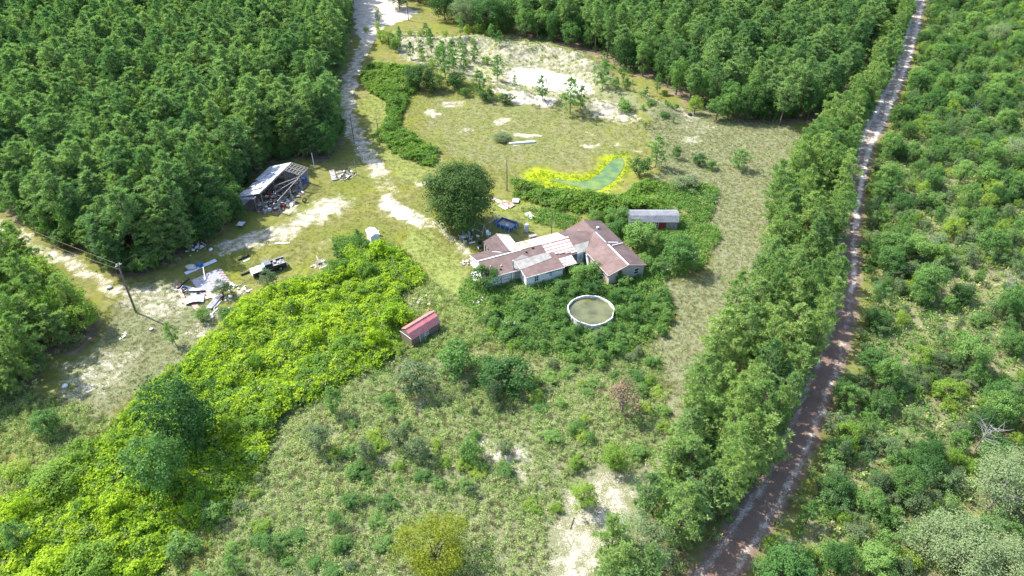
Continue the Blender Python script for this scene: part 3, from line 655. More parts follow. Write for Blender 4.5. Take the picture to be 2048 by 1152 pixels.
for i in range(13):
    sl_ = (RZ - LZ) / (RX + 8.1); xs_ = [-8.3 + (brs.random() * 1.6 if i in (3, 4, 5, 6) else 0), -6.6 + brs.uniform(-.1, .1), -4.9 + brs.uniform(-.1, .1), RX + .12]
    for x0, x1 in zip(xs_[:-1], xs_[1:]):
        y0 = -.25 + i * .97 + brs.uniform(-.02, .02); gp_ = .03 if i > 8 else brs.uniform(.04, .16)
        b = MB().corr((x0, y0, zl(x0) + .05 + .014 * (i % 2)), (1, 0, sl_), (0, 1, brs.uniform(-.02, .02)), (x1 - x0 - gp_) * math.hypot(1, sl_), .96 - gp_, 3, .035)
        part(b, 'tin_sheet', M['tin_barn'], barn)
for y0 in (1.6, 3.9, 5.4): part(MB().corr((-6.2 + brs.random(), y0, zl(-6) + .16), (1, .05, .34), (0, 1, .06), 2.3, .9, 3, .03), 'loose_tin_sheet', M['tin_barn'], barn)
part(MB().corr((-8.2, -.7, 2.35), (1, .06, .12), (.1, 1, .12), 3.9, .8, 3, .04), 'loose_tin_sheet', M['tin_barn'], barn)
part(MB().box(-8.0, .2, -.2, 12.3, -.02, .06), 'floor', M['polewood'], barn)
for i in range(8): part(MB().corr((-8.0, .2 + i * 1.5, .1), (0, 0, 1), (0, 1, 0), 2.2, 1.48, 4, .03), 'wall_sheet', M['tin_scrap'], barn)
for i in range(5): part(MB().corr((-7.9 + i * 1.55, 12.25, .1), (0, 0, 1), (1, 0, 0), 2.6, 1.53, 4, .03), 'wall_sheet', M['tin_rust'] if i % 2 else M['tin_scrap'], barn)
# ------------------------------------------------------------------ vegetation
rng = np.random.RandomState(5)
def unit(v): return v / (np.linalg.norm(v, axis=-1, keepdims=True) + 1e-9)
def add_leaves(b, c, nrm, size, asp=.55, m=0, r=rng):
    """one folded-flat diamond leaf per centre"""
    t = unit(np.cross(nrm, r.normal(size=c.shape))); q = np.cross(nrm, t)
    s = size[:, None]
    V = np.stack([c - t * s, c + q * s * asp, c + t * s, c - q * s * asp], 1).reshape(-1, 3)
    n = len(c); F = np.arange(4 * n).reshape(n, 4) + b.n
    b.v += V.tolist(); b.f += F.tolist(); b.m += [m] * n; b.n += 4 * n
def add_blades(b, base, d, L, W, m=0, r=rng):
    """pointed blades from base along d"""
    d = unit(d); q = unit(np.cross(d, r.normal(size=d.shape)))
    L = L[:, None]; W = W[:, None]
    V = np.stack([base, base + d * L * .45 + q * W, base + d * L, base + d * L * .45 - q * W], 1).reshape(-1, 3)
    n = len(base); F = np.arange(4 * n).reshape(n, 4) + b.n
    b.v += V.tolist(); b.f += F.tolist(); b.m += [m] * n; b.n += 4 * n
def broadleaf(seed, h, rx, z0, ncl, nl, leaf, lob=.35, top=1.0, asp=.55):
    """trunk with limbs and a crown of leaf clumps; returns (trunk, crown)"""
    r = np.random.RandomState(seed)
    T, C = MB(), MB()
    rz = (h - z0) / 2; cz = z0 + rz
    T.tube([(0, 0, -.3), (r.normal() * .05, r.normal() * .05, cz * .5), (r.normal() * .15, r.normal() * .15, cz + rz * .3)], [.045 * h ** .8, .034 * h ** .8, .01 * h], 6)
    ph = r.rand(3) * 6
    for k in range(ncl):
        d = r.normal(size=3); d[2] = d[2] * .9 + .25; d /= np.linalg.norm(d)
        az = math.atan2(d[1], d[0])
        lobe = 1 + lob * (math.sin(az * 3 + ph[0]) * .5 + math.sin(az * 5 + ph[1] + d[2] * 3) * .5) * (1 - abs(d[2]) * .5)
        rad = (.35 + .65 * r.rand() ** .4) * lobe
        c = np.array([d[0] * rx * rad, d[1] * rx * rad, cz + d[2] * rz * min(rad, 1.05) * top])
        if k % 5 == 0: T.tube([(0, 0, max(.2, c[2] * .45)), (c * .6).tolist()[:2] + [c[2] * .75], c.tolist()], [.012 * h, .008 * h, .003 * h], 4, cap=False)
        rc = rx * (.17 + .13 * r.rand()) + .12
        ld = unit(r.normal(size=(nl, 3)) + np.array([0, 0, .35]))
        pos = c + ld * rc * (.45 + .6 * r.rand(nl, 1)) * np.array([1, 1, .8])
        nr = unit(ld * .5 + d * .3 + np.array([0, 0, .55]) + r.normal(size=(nl, 3)) * .55)
        add_leaves(C, pos, nr, leaf * (.7 + .6 * r.rand(nl)), asp, 0, r)
    return T, C
def pine(seed, h, rx, z0, nwh, needle, prof, ntip=4, dens=12):
    r = np.random.RandomState(seed); T, C = MB(), MB()
    lean = r.normal(size=2) * .02 * h
    def ax(z): return np.array([lean[0] * (z / h) ** 2, lean[1] * (z / h) ** 2, z])
    T.tube([ax(-.3) if 0 else (0, 0, -.3), ax(h * .5), ax(h * .98)], [.0115 * h, .0085 * h, .002 * h], 6)
    tc = [ax(h), ax(h * .985)]; td = [np.array([0, 0, 1.]), np.array([.2, 0, 1.])]
    for k in range(nwh):
        z = z0 + (h - z0) * ((k + r.rand() * .8) / nwh)
        t = (z - z0) / (h - z0)
        L = rx * prof(t) * (.45 + .8 * r.rand())
        nb = 3 if t < .8 else 2
        a0 = r.rand() * 6.28
        for j in range(nb):
            a = a0 + j * 6.283 / nb + r.normal() * .35
            up = -.05 + .55 * t + r.normal() * .08
            d = np.array([math.cos(a), math.sin(a), up]); p0 = ax(z); p1 = p0 + d * L
            if L > .5: T.tube([p0.tolist(), p1.tolist()], [.018 + .006 * L, .008], 3, cap=False)
            for q in range(ntip):
                s = .45 + .6 * (q + r.rand()) / ntip
                off = r.normal(size=3) * .16 * L * np.array([1, 1, .5])
                tc.append(p0 + d * L * s + off); td.append(unit(d * .5 + np.array([0, 0, .8]) + off))
    tc = np.array(tc); td = np.array(td)
    c = np.repeat(tc, dens, 0); d = np.repeat(td, dens, 0)
    dd = unit(r.normal(size=c.shape) + d * .75)
    add_blades(C, c, dd, needle * (.75 + .5 * r.rand(len(c))), needle * .105 * (.8 + .5 * r.rand(len(c))), 0, r)
    return T, C
PCOL = dict(c1=(.040, .080, .018), c2=(.105, .150, .030))
M['pine'] = foliage('pine_needles', (.044, .086, .033), (.110, .154, .055), .30)
M['pine_dk'] = foliage('young_pine_needles', (.038, .088, .026), (.088, .145, .038), .28)
M['leaf_dk'] = foliage('dark_leaves', (.020, .050, .014), (.046, .086, .022), .22)
M['leaf'] = foliage('green_leaves', (.036, .080, .022), (.092, .146, .038), .30)
M['leaf_yl'] = foliage('yellow_green_leaves', (.072, .122, .020), (.132, .172, .028), .32)
M['leaf_gr'] = foliage('grey_green_leaves', (.062, .088, .040), (.104, .130, .060), .22)
M['leaf_sg'] = foliage('sage_leaves', (.034, .054, .024), (.070, .092, .042), .16)
M['leaf_br'] = foliage('brown_leaves', (.060, .044, .028), (.11, .080, .050), .12, (1.2, 1, .7))
M['leaf_or'] = foliage('fading_leaves', (.085, .100, .010), (.150, .150, .016), .3)
def prof_tall(t): return (.62 + .5 * t) if t < .55 else max(.12, .9 * (1 - (t - .55) / .45) ** .7 + .05)
def prof_young(t): return .75 + .5 * t if t < .45 else max(.15, 1.0 * (1 - (t - .45) / .55) ** .8 + .05)
def prof_cone(t): return max(.08, 1.0 - .9 * t)
M['pine_lt'] = foliage('light_pine_needles', (.066, .112, .034), (.132, .172, .054), .32)
M['leaf_sc'] = foliage('scrub_leaves', (.042, .080, .030), (.105, .150, .056), .32)
PROTO = {}
def reg(key, kind_w, kind_h, mats, lst):
    """species: list of variants as (trunk mesh, crown mesh, joined mesh), with its width and height"""
    out = []
    for T, C in lst:
        J = MB(); J.join(T, 0); J.v += C.v; J.f += [tuple(i + J.n for i in q) for q in C.f]; J.m += [1] * len(C.f); J.n += C.n
        out.append((T.mesh('trunk', mats[0]), C.mesh('crown', mats[1]), J.mesh(key, list(mats))))
    PROTO[key] = (kind_w, kind_h, out)
B_ = M['bark']
reg('pine', 4.2, 13.5, (B_, M['pine']), [pine(s, 13.5, 1.95, 4.6 + (s % 3) * .7, 18, .50, prof_tall, 5, 15) for s in range(6)])
reg('edge_pine', 4.4, 11., (B_, M['pine']), [pine(20 + s, 11., 2.1, 2.2, 18, .46, prof_tall, 5, 17) for s in range(4)])
reg('light_pine', 4.4, 11., (B_, M['pine_lt']), [pine(25 + s, 11., 2.1, 1.6, 18, .44, prof_tall, 5, 18) for s in range(4)])
reg('young_pine', 3.0, 6., (B_, M['pine_dk']), [pine(30 + s, 6., 1.45, 1.3, 11, .36, prof_young, 4, 15) for s in range(4)])
reg('dark_oak', 6., 6.5, (B_, M['leaf_dk']), [broadleaf(40 + s, 6.5, 2.8, .5, 95, 62, .125) for s in range(3)])
reg('oak', 4.8, 6.5, (B_, M['leaf']), [broadleaf(50 + s, 6.5, 2.2, 1.0, 80, 60, .12) for s in range(4)])
reg('yellow_oak', 4., 4.5, (B_, M['leaf_yl']), [broadleaf(60 + s, 4.5, 1.8, .7, 60, 48, .10) for s in range(2)])
reg('grey_tree', 5., 5.0, (B_, M['leaf_gr']), [broadleaf(70 + s, 5.0, 2.3, .5, 120, 90, .066, .5) for s in range(2)])
reg('shrub', 2.6, 2.4, (B_, M['leaf']), [broadleaf(80 + s, 2.4, 1.2, .15, 44, 50, .085, .5) for s in range(4)])
reg('scrub', 2.8, 3.0, (B_, M['leaf_sc']), [broadleaf(150 + s, 3.0, 1.25, .2, 30, 44, .075, .9, 1.15) for s in range(5)])
reg('dark_shrub', 2.6, 2.4, (B_, M['leaf_dk']), [broadleaf(90 + s, 2.4, 1.2, .12, 44, 50, .085, .5) for s in range(2)])
reg('yellow_shrub', 2.6, 2.2, (B_, M['leaf_yl']), [broadleaf(95 + s, 2.2, 1.2, .12, 42, 46, .08, .5) for s in range(2)])
reg('sage_shrub', 2.2, 2.6, (B_, M['leaf_sg']), [broadleaf(100 + s, 2.6, 1.0, .15, 44, 50, .07, .4, 1.05) for s in range(3)])
reg('fading_tree', 7., 6., (B_, M['leaf_or']), [broadleaf(110, 6., 3.3, .5, 120, 64, .10, .4)])
M['leaf_oak'] = foliage('oak_leaves', (.016, .036, .010), (.036, .062, .016), .1)
reg('big_oak', 12.2, 12.2, (B_, M['leaf_oak']), [broadleaf(120, 12.2, 5.7, .3, 330, 110, .15, .14)])
reg('brown_shrub', 4., 4., (M['greywood'], M['leaf_br']), [broadleaf(130, 4., 1.8, .5, 60, 26, .10, .35)])
def snag(seed, h):
    r = np.random.RandomState(seed); T, C = MB(), MB()
    T.tube([(0, 0, -.2), (.1, 0, h * .5), (0, .1, h)], [.08, .05, .015], 6)
    for k in range(24):
        z = h * (.35 + .6 * r.rand()); a = r.rand() * 6.28; L = h * (.18 + .2 * r.rand())
        p1 = np.array([math.cos(a) * L * .6, math.sin(a) * L * .6, z + L * .5]); p2 = p1 + np.array([math.cos(a + .5), math.sin(a + .5), .5]) * L * .5
        C.tube([(0, 0, z), p1.tolist(), p2.tolist()], [.03, .02, .008], 4)
        C.tube([p1.tolist(), (p1 + r.normal(size=3) * L * .35 + [0, 0, L * .3]).tolist()], [.016, .006], 4)
    return T, C
reg('snag', 3., 4.5, (M['deadwood'], M['deadwood']), [snag(140 + s, 4.5) for s in range(2)])

# where nothing grows: buildings, tracks
HX, HY, HA = 0.074, 92.12, R(24.5)
hu, hv = np.array([math.cos(HA), math.sin(HA)]), np.array([-math.sin(HA), math.cos(HA)])
def house_uv(x, y): return (x - HX) * hu[0] + (y - HY) * hu[1], (x - HX) * hv[0] + (y - HY) * hv[1]
BARN = GP([(478, 412), (505, 425), (562, 432), (600, 392), (625, 372), (612, 352), (545, 350)])
REDSHED = np.array([(-16.6, 74.5), (-14.4, 72.5), (-10.4, 76.6), (-12.6, 79.4)])
POOL = (12.06, 80.06, 3.5)
def blocked(x, y, grow=0.0):
    u, v = house_uv(x, y)
    b = (u > -6.3 - grow) & (u < 12.4) & (v > -3.6 - grow) & (v < 3.8 + grow)
    b |= (u > 11.9 - grow) & (u < 19.1 + grow) & (v > -11 - grow) & (v < 3.9 + grow)
    b |= (u > -.4 - grow) & (u < 6.8 + grow) & (v > -5.9 - grow) & (v < -3)
    b |= (u > -2.8 - grow) & (u < 2.3 + grow) & (v > 3) & (v < 6.5 + grow)
    b |= (u > 6.5) & (u < 12.2) & (v > -5.6 - grow) & (v < -3)
    b |= inpoly(BARN, x, y) | inpoly(REDSHED, x, y)
    b |= np.hypot(x - POOL[0], y - POOL[1]) < POOL[2] + .1 + grow
    b |= (x > 20.9 - grow) & (x < 30 + grow) & (y > 103.6 - grow) & (y < 107.4 + grow)
    b |= (x > 24.8) & (x < 29.6) & (y > 99.6) & (y < 104) & (grow > .5)
    b |= (np.abs(x + 24.6) < 1.6 + grow) & (np.abs(y - 100.8) < 1.9 + grow)
    return b
def infield(x, y, mx=.12, top=-30):
    """roughly what the photograph covers, with a margin"""
    dx, dy, dz = x, y, -CAM_H
    wv = dy * cP - dz * sP; px = FPX * dx / wv; py = -FPX * (dy * sP + dz * cP) / wv
    return (np.abs(px) < 1024 * (1 + mx)) & (py < 576 * 1.28) & (py > -576 + top)
def scatter(P, sp, seed, jit=.9, dens=None):
    r = np.random.RandomState(seed); P = np.asarray(P)
    ax_ = np.arange(P[:, 0].min(), P[:, 0].max(), sp); ay_ = np.arange(P[:, 1].min(), P[:, 1].max(), sp)
    X, Y = np.meshgrid(ax_, ay_); X = X + (np.arange(len(ay_)) % 2)[:, None] * sp * .5
    X = X.ravel() + (r.rand(X.size) - .5) * sp * jit; Y = Y.ravel() + (r.rand(Y.size) - .5) * sp * jit
    k = inpoly(P, X, Y) & infield(X, Y)
    X, Y = X[k], Y[k]
    if dens is not None:
        k = r.rand(len(X)) < dens(X, Y); X, Y = X[k], Y[k]
    return X, Y
_gn = {}
def stuff(name, label, meshes, x, y, z, scl, seed=1, tilt=.12, cat=None):
    """one uncountable mass: instances of the given meshes on points"""
    r = np.random.RandomState(seed); n = len(x)
    me = bpy.data.meshes.new(name); me.vertices.add(n)
    me.vertices.foreach_set('co', np.stack([x, y, z], 1).astype(np.float32).ravel())
    a = me.attributes.new('turn', 'FLOAT_VECTOR', 'POINT'); a.data.foreach_set('vector', np.stack([r.normal(size=n) * tilt, r.normal(size=n) * tilt, r.rand(n) * 6.283], 1).astype(np.float32).ravel())
    scl = np.asarray(scl, float)
    if scl.ndim == 1: scl = np.stack([scl] * 3, 1)
    a = me.attributes.new('size', 'FLOAT_VECTOR', 'POINT'); a.data.foreach_set('vector', scl.astype(np.float32).ravel())
    a = me.attributes.new('pick', 'INT', 'POINT'); a.data.foreach_set('value', r.randint(0, len(meshes), n).astype(np.int32))
    o = link(name, me); tag(o, label, cat, kind='stuff')
    c = bpy.data.collections.new(name + '_kinds')
    for i, m_ in enumerate(meshes):
        c.objects.link(bpy.data.objects.new(name + '_piece', m_))
    g = bpy.data.node_groups.new(name, 'GeometryNodeTree')
    g.interface.new_socket('Geometry', in_out='INPUT', socket_type='NodeSocketGeometry'); g.interface.new_socket('Geometry', in_out='OUTPUT', socket_type='NodeSocketGeometry')
    gi, go = g.nodes.new('NodeGroupInput'), g.nodes.new('NodeGroupOutput')
    ci = g.nodes.new('GeometryNodeCollectionInfo'); ci.inputs[0].default_value = c; ci.inputs['Separate Children'].default_value = True; ci.inputs['Reset Children'].default_value = True
    ip = g.nodes.new('GeometryNodeInstanceOnPoints'); ip.inputs['Pick Instance'].default_value = True
    def na(nm, ty):
        q = g.nodes.new('GeometryNodeInputNamedAttribute'); q.data_type = ty; q.inputs[0].default_value = nm
        return [s for s in q.outputs if s.enabled][0]
    g.links.new(gi.outputs[0], ip.inputs['Points']); g.links.new(ci.outputs[0], ip.inputs['Instance'])
    g.links.new(na('pick', 'INT'), ip.inputs['Instance Index']); g.links.new(na('turn', 'FLOAT_VECTOR'), ip.inputs['Rotation']); g.links.new(na('size', 'FLOAT_VECTOR'), ip.inputs['Scale'])
    g.links.new(ip.outputs[0], go.inputs[0])
    md = o.modifiers.new('scatter', 'NODES'); md.node_group = g
    return o
prs = random.Random(11)
def plant(key, x, y, wid, hgt, name, label, cat, group=None, var=None, rz=None):
    pw, ph, lst = PROTO[key]
    T, C, _ = lst[prs.randrange(len(lst)) if var is None else var % len(lst)]
    o = thing(name, label, cat, (x, y, hz1(x, y) - .03), prs.random() * 6.283 if rz is None else rz, group)
    o.scale = (wid / pw, wid / pw, hgt / ph)
    for nm, m_ in (('trunk', T), ('crown', C)): link(nm, m_, o)
    return o

# --- single trees and bushes that stand out: species, foot in the survey, width, height
IND = [
 ('big_oak', 925, 452, 12.4, 12.2, 'oak_tree', 'big round dark green oak tree beside the sandy drive behind the house', 'tree'),
 ('dark_oak', 385, 892, 8.8, 11.0, 'oak_tree', 'large dark tree rising out of the vine field, taller of the two standing together', 'tree'),
 ('oak', 340, 992, 6.2, 9.6, 'oak_tree', 'narrower dark tree at the lower edge of the vines, beside the large dark tree', 'tree'),
 ('fading_tree', 872, 1135, 7.4, 6.6, 'yellow_tree', 'broad bushy yellow-green tree at the bottom edge of the meadow', 'tree'),
 ('yellow_oak', 1163, 1014, 3.6, 4.0, 'small_tree', 'small round yellow-green tree standing alone on the pale sand patch', 'tree'),
 ('yellow_oak', 1226, 935, 3.6, 3.9, 'small_tree', 'thin yellowing small tree above the sand patch, next to the pine strip', 'tree'),
 ('brown_shrub', 1243, 828, 4.9, 5.7, 'dead_shrub', 'large dry brown shrub with bare grey twigs in the meadow', 'shrub'),
 ('sage_shrub', 832, 782, 5.2, 5.0, 'shrub', 'large silvery green shrub below the red roofed shed', 'shrub'),
 ('shrub', 915, 745, 5.8, 4.6, 'shrub', 'broad green shrub between the red roofed shed and the meadow', 'shrub'),
 ('dark_shrub', 1008, 778, 7.2, 4.3, 'shrub', 'wide low dark green shrub in the middle of the meadow', 'shrub'),
 ('sage_shrub', 987, 808, 2.5, 4.1, 'shrub', 'slim grey-green bush in front of the wide dark meadow shrub', 'shrub'),
 ('young_pine', 668, 828, 3.0, 4.6, 'young_pine', 'narrow dark young pine at the lower right edge of the vines', 'tree'),
 ('sage_shrub', 642, 905, 3.4, 4.6, 'shrub', 'dark olive bush with a long shadow left of the three meadow bushes', 'shrub'),
 ('sage_shrub', 735, 918, 2.5, 3.5, 'shrub', 'small round dark sage bush casting a shadow on bare soil', 'shrub'),
 ('sage_shrub', 800, 895, 2.7, 3.4, 'shrub', 'pale sage bush, upper one of a touching pair in the meadow', 'shrub'),
 ('sage_shrub', 838, 918, 3.0, 3.6, 'shrub', 'darker sage bush, lower one of a touching pair in the meadow', 'shrub'),
 ('shrub', 940, 920, 2.9, 3.2, 'shrub', 'light green bush at the left rim of the bare meadow path', 'shrub'),
 ('sage_shrub', 1008, 908, 2.0, 2.3, 'shrub', 'little grey-green bush alone on the bare path in the meadow', 'shrub'),
 ('yellow_shrub', 1150, 935, 2.1, 1.8, 'shrub', 'low bright yellow-green bush on the sandy meadow above the lone tree', 'shrub'),
 ('shrub', 372, 1108, 3.4, 2.4, 'shrub', 'rounded green bush near the bottom edge below the vine field', 'shrub'),
 ('young_pine', 545, 1105, 2.2, 2.8, 'young_pine', 'pale young pine in the lower meadow near the bottom edge', 'tree'),
 ('young_pine', 476, 1150, 2.6, 3.6, 'young_pine', 'young pine cut by the bottom edge of the picture', 'tree'),
 ('young_pine', 675, 1052, 2.0, 2.4, 'young_pine', 'small dark pine left of the broad yellow-green tree', 'tree'),
 ('oak', 105, 868, 3.8, 3.6, 'shrub', 'tall round green bush in the shade at the left edge', 'shrub'),
 ('yellow_oak', 118, 975, 6.0, 3.4, 'shrub', 'wide bright green bush at the left edge above the corner', 'shrub'),
 ('young_pine', 48, 1095, 3.4, 4.4, 'young_pine', 'young pine among vines in the lower left corner', 'tree'),
 ('yellow_shrub', 40, 955, 3.4, 2.2, 'shrub', 'low yellow-green bush at the left margin beside the wide bright bush', 'shrub'),
 ('shrub', 432, 1035, 3.0, 2.4, 'shrub', 'leafy green bush at the right rim of the vine field, below the dark trees', 'shrub'),
 ('sage_shrub', 540, 578, 3.0, 3.6, 'shrub', 'olive bush right in front of the pickup truck', 'shrub'),
 ('sage_shrub', 448, 592, 3.0, 2.8, 'shrub', 'grey-green bush at the right end of the scrap metal heap', 'shrub'),
 ('shrub', 408, 640, 2.4, 2.2, 'shrub', 'light green bush below the scrap metal heap', 'shrub'),
 ('young_pine', 352, 690, 2.4, 4.2, 'young_pine', 'slender light green sapling near the utility pole shadow', 'tree'),
 ('shrub', 460, 640, 2.8, 2.4, 'shrub', 'bush between the scrap metal heap and the vines', 'shrub'),
 ('young_pine', 720, 492, 1.8, 3.4, 'cedar', 'dark cedar bush left of the small white shed', 'tree'),
 ('shrub', 738, 500, 2.0, 2.0, 'shrub', 'green bush at the foot of the small white shed', 'shrub'),
 ('young_pine', 675, 520, 2.0, 3.2, 'cedar', 'dark green cedar at the top tip of the vine field', 'tree'),
 ('dark_shrub', 968, 580, 4.6, 4.6, 'shrub', 'tall dark bush against the left end of the white house wall', 'shrub'),
 ('oak', 1275, 500, 5.6, 5.6, 'oak_tree', 'leafy green tree in front of the grey roofed red shed', 'tree'),
 ('oak', 1352, 540, 6.0, 6.6, 'oak_tree', 'taller green tree below the grey roofed shed, beside the white post', 'tree'),
 ('shrub', 1316, 487, 1.8, 1.8, 'shrub', 'small leafy tree under the window of the red shed', 'shrub'),
 ('shrub', 1230, 470, 3.6, 3.0, 'shrub', 'green bush behind the far end of the brown house roof', 'shrub'),
 ('dark_shrub', 1185, 590, 3.6, 2.8, 'shrub', 'dense dark bush between the round pool and the brown house wing', 'shrub'),
 ('shrub', 1160, 562, 4.2, 3.2, 'shrub', 'full green bush in front of the lower tin awning', 'shrub'),
 ('shrub', 1192, 552, 3.0, 2.6, 'shrub', 'green bush under the windows of the tan wing wall', 'shrub'),
 ('dark_shrub', 1128, 588, 3.6, 2.4, 'shrub', 'dark low bush right below the front addition', 'shrub'),
 ('young_pine', 1238, 568, 2.0, 2.6, 'shrub', 'spiky dark bush against the beige gable wall', 'shrub'),
 ('young_pine', 1311, 335, 4.4, 6.8, 'pine_tree', 'pine standing above the right end of the yellow rimmed pond', 'tree'),
 ('dark_shrub', 1278, 352, 4.4, 4.2, 'shrub', 'dark round bush at the right rim of the yellow rimmed pond', 'shrub'),
 ('dark_shrub', 1398, 330, 3.2, 2.6, 'shrub', 'dark bush, left of a pair in the dry field', 'shrub'),
 ('shrub', 1420, 338, 2.4, 2.0, 'shrub', 'lighter small bush, right of a pair in the dry field', 'shrub'),
 ('sage_shrub', 1370, 378, 5.4, 2.6, 'shrub', 'wide grey-green bush in the dry field above the red shed', 'shrub'),
 ('young_pine', 1476, 338, 4.6, 4.4, 'shrub', 'bushy young pine standing alone on the dry field', 'tree'),
 ('shrub', 1352, 318, 2.2, 2.8, 'shrub', 'small pale green sapling right of the pond pine', 'shrub'),
 ('yellow_oak', 1388, 228, 4.0, 4.4, 'shrub', 'yellow-green bush at the foot of the far pine wood', 'shrub'),
 ('oak', 1432, 240, 5.0, 5.4, 'shrub', 'broad light green bush at the edge of the far wood', 'tree'),
 ('shrub', 1250, 222, 4.4, 2.6, 'shrub', 'soft green bush on the pale slope below the sand pit', 'shrub'),
 ('young_pine', 1285, 226, 1.3, 1.5, 'cedar', 'tiny dark cedar, lower left of three on the slope', 'tree'),
 ('young_pine', 1330, 214, 1.3, 1.4, 'cedar', 'tiny dark cedar, highest of three on the slope', 'tree'),
 ('young_pine', 1346, 247, 1.3, 1.5, 'cedar', 'tiny dark cedar, rightmost of three on the slope', 'tree'),
 ('young_pine', 1290, 258, 1.3, 1.6, 'cedar', 'tiny dark cedar above the pond pine', 'tree'),
 ('sage_shrub', 1005, 280, 4.2, 1.5, 'shrub', 'low olive bush beside the white pipe in the grass field', 'shrub'),
 ('young_pine', 995, 160, 4.2, 6.6, 'pine_tree', 'open young pine at the left end of the white sand pit', 'tree'),
 ('young_pine', 1085, 207, 4.0, 6.2, 'pine_tree', 'young pine in front of the white sand pit, left of the tallest', 'tree'),
 ('young_pine', 1140, 228, 5.4, 8.8, 'pine_tree', 'tallest pine standing in front of the white sand pit', 'tree'),
 ('young_pine', 1160, 222, 3.4, 5.8, 'pine_tree', 'thin pine close to the right of the tallest sand pit pine', 'tree'),
 ('young_pine', 1204, 182, 5.2, 7.4, 'pine_tree', 'spreading pine at the right end of the sand pit', 'tree'),
 ('young_pine', 1030, 177, 2.2, 3.2, 'pine_tree', 'tiny conical pine at the near shore of the sand pit', 'tree'),
 ('young_pine', 892, 170, 5.6, 9.6, 'pine_tree', 'tall bushy pine left of the sand pit among dark bushes', 'tree'),
 ('young_pine', 906, 132, 4.4, 7.0, 'pine_tree', 'slim pine standing on the bare sand left of the pit', 'tree'),
 ('young_pine', 960, 192, 4.6, 6.4, 'pine_tree', 'pale open pine below the yellow grass by the sand pit', 'tree'),
 ('dark_oak', 838, 178, 8.0, 6.4, 'oak_tree', 'dark rounded tree above the roadside vines', 'tree'),
 ('dark_oak', 868, 182, 5.8, 4.6, 'oak_tree', 'smaller dark tree next to the dark rounded tree by the vines', 'tree'),
 ('dark_shrub', 912, 180, 5.4, 4.0, 'shrub', 'dark bush at the foot of the tall bushy pine', 'shrub'),
 ('shrub', 930, 192, 2.6, 2.2, 'shrub', 'small yellow-green bush right of the dark bush below the pine', 'shrub'),
 ('dark_shrub', 972, 200, 4.4, 2.8, 'shrub', 'dark bush on the berm below the sand pit, left one', 'shrub'),
 ('dark_shrub', 1012, 208, 4.2, 2.6, 'shrub', 'dark bush on the berm below the sand pit, right one', 'shrub'),
 ('young_pine', 863, 106, 3.6, 6.6, 'pine_tree', 'light green sapling pine on the sand above the vines', 'tree'),
 ('young_pine', 843, 112, 2.6, 4.6, 'pine_tree', 'green sapling at the left end of the sand flat', 'tree'),
 ('young_pine', 822, 118, 3.0, 4.8, 'pine_tree', 'sapling in the row above the dark rounded tree', 'tree'),
 ('young_pine', 757, 48, 2.6, 5.0, 'pine_tree', 'slim sapling in the white sand at the top of the lane', 'tree'),
 ('yellow_shrub', 756, 62, 2.2, 2.6, 'shrub', 'bright green sapling just below the slim sapling by the lane', 'shrub'),
 ('yellow_shrub', 733, 66, 1.8, 2.2, 'shrub', 'bright green tuft in the middle of the sandy lane', 'shrub'),
 ('yellow_oak', 762, 85, 3.4, 3.4, 'shrub', 'bright green bush at the right side of the shaded lane', 'shrub'),
 ('yellow_oak', 778, 92, 4.6, 4.4, 'shrub', 'bright yellow-green bush at the head of the roadside row', 'shrub'),
 ('yellow_oak', 792, 100, 3.8, 3.6, 'shrub', 'yellow-green bush at the tail of the roadside row', 'shrub'),
 ('dark_oak', 800, 18, 9.0, 8.0, 'oak_tree', 'dark rounded oak cut by the top edge beside the utility pole', 'tree'),
 ('grey_tree', 934, 60, 10.5, 10.4, 'willow_tree', 'big pale grey-green tree at the top above the sand mounds', 'tree'),
 ('dark_oak', 890, 40, 10.0, 10.0, 'oak_tree', 'dark green tree left of the big pale tree at the top', 'tree'),
 ('dark_oak', 975, 68, 11.0, 10.5, 'oak_tree', 'dark green tree right of the big pale tree at the top', 'tree'),
 ('dark_oak', 1010, 62, 9.0, 9.5, 'oak_tree', 'dark broad tree joining the pine row above the mounds', 'tree'),
 ('yellow_shrub', 935, 72, 2.6, 3.2, 'shrub', 'small yellow sapling on the sand mound below the pale tree', 'shrub'),
 ('yellow_shrub', 960, 72, 3.4, 4.2, 'shrub', 'bright green sapling at the foot of the dark tree by the mound', 'shrub'),
 ('shrub', 985, 82, 3.2, 4.2, 'shrub', 'light green sapling on top of the left sand mound', 'shrub'),
 ('snag', 1852, 520, 3.6, 5.4, 'dead_tree', 'bare grey dead tree in the scrub right of the track', 'dead tree'),
 ('snag', 2000, 600, 3.0, 4.6, 'dead_tree', 'bare pale dead tree in the scrub at the right edge', 'dead tree'),
 ('snag', 1950, 900, 4.2, 5.0, 'dead_tree', 'pale leafless branches above the grey-green thicket, lower right', 'dead tree'),
 ('snag', 1975, 1020, 4.4, 4.6, 'dead_tree', 'dead white branches between the two pale thickets, lower right', 'dead tree'),
 ('snag', 1938, 245, 3.0, 4.0, 'dead_tree', 'thin grey dead tree in the upper right scrub', 'dead tree'),
 ('grey_tree', 1990, 1000, 8.0, 6.2, 'grey_thicket', 'pale grey-green thicket at the right edge, upper of two', 'thicket'),
 ('grey_tree', 1900, 1130, 8.5, 5.4, 'grey_thicket', 'pale grey-green thicket in the lower right corner', 'thicket'),
 ('grey_tree', 2010, 1160, 7.0, 4.6, 'grey_thicket', 'pale grey-green thicket cut by the lower right corner', 'thicket'),
 ('grey_tree', 1275, 1120, 7.0, 5.6, 'grey_thicket', 'grey-green tree at the bottom beside the pale sand patch', 'tree'),
 ('grey_tree', 2020, 330, 7.2, 6.0, 'grey_thicket', 'rounded grey-green tree at the right edge above the middle', 'tree'),
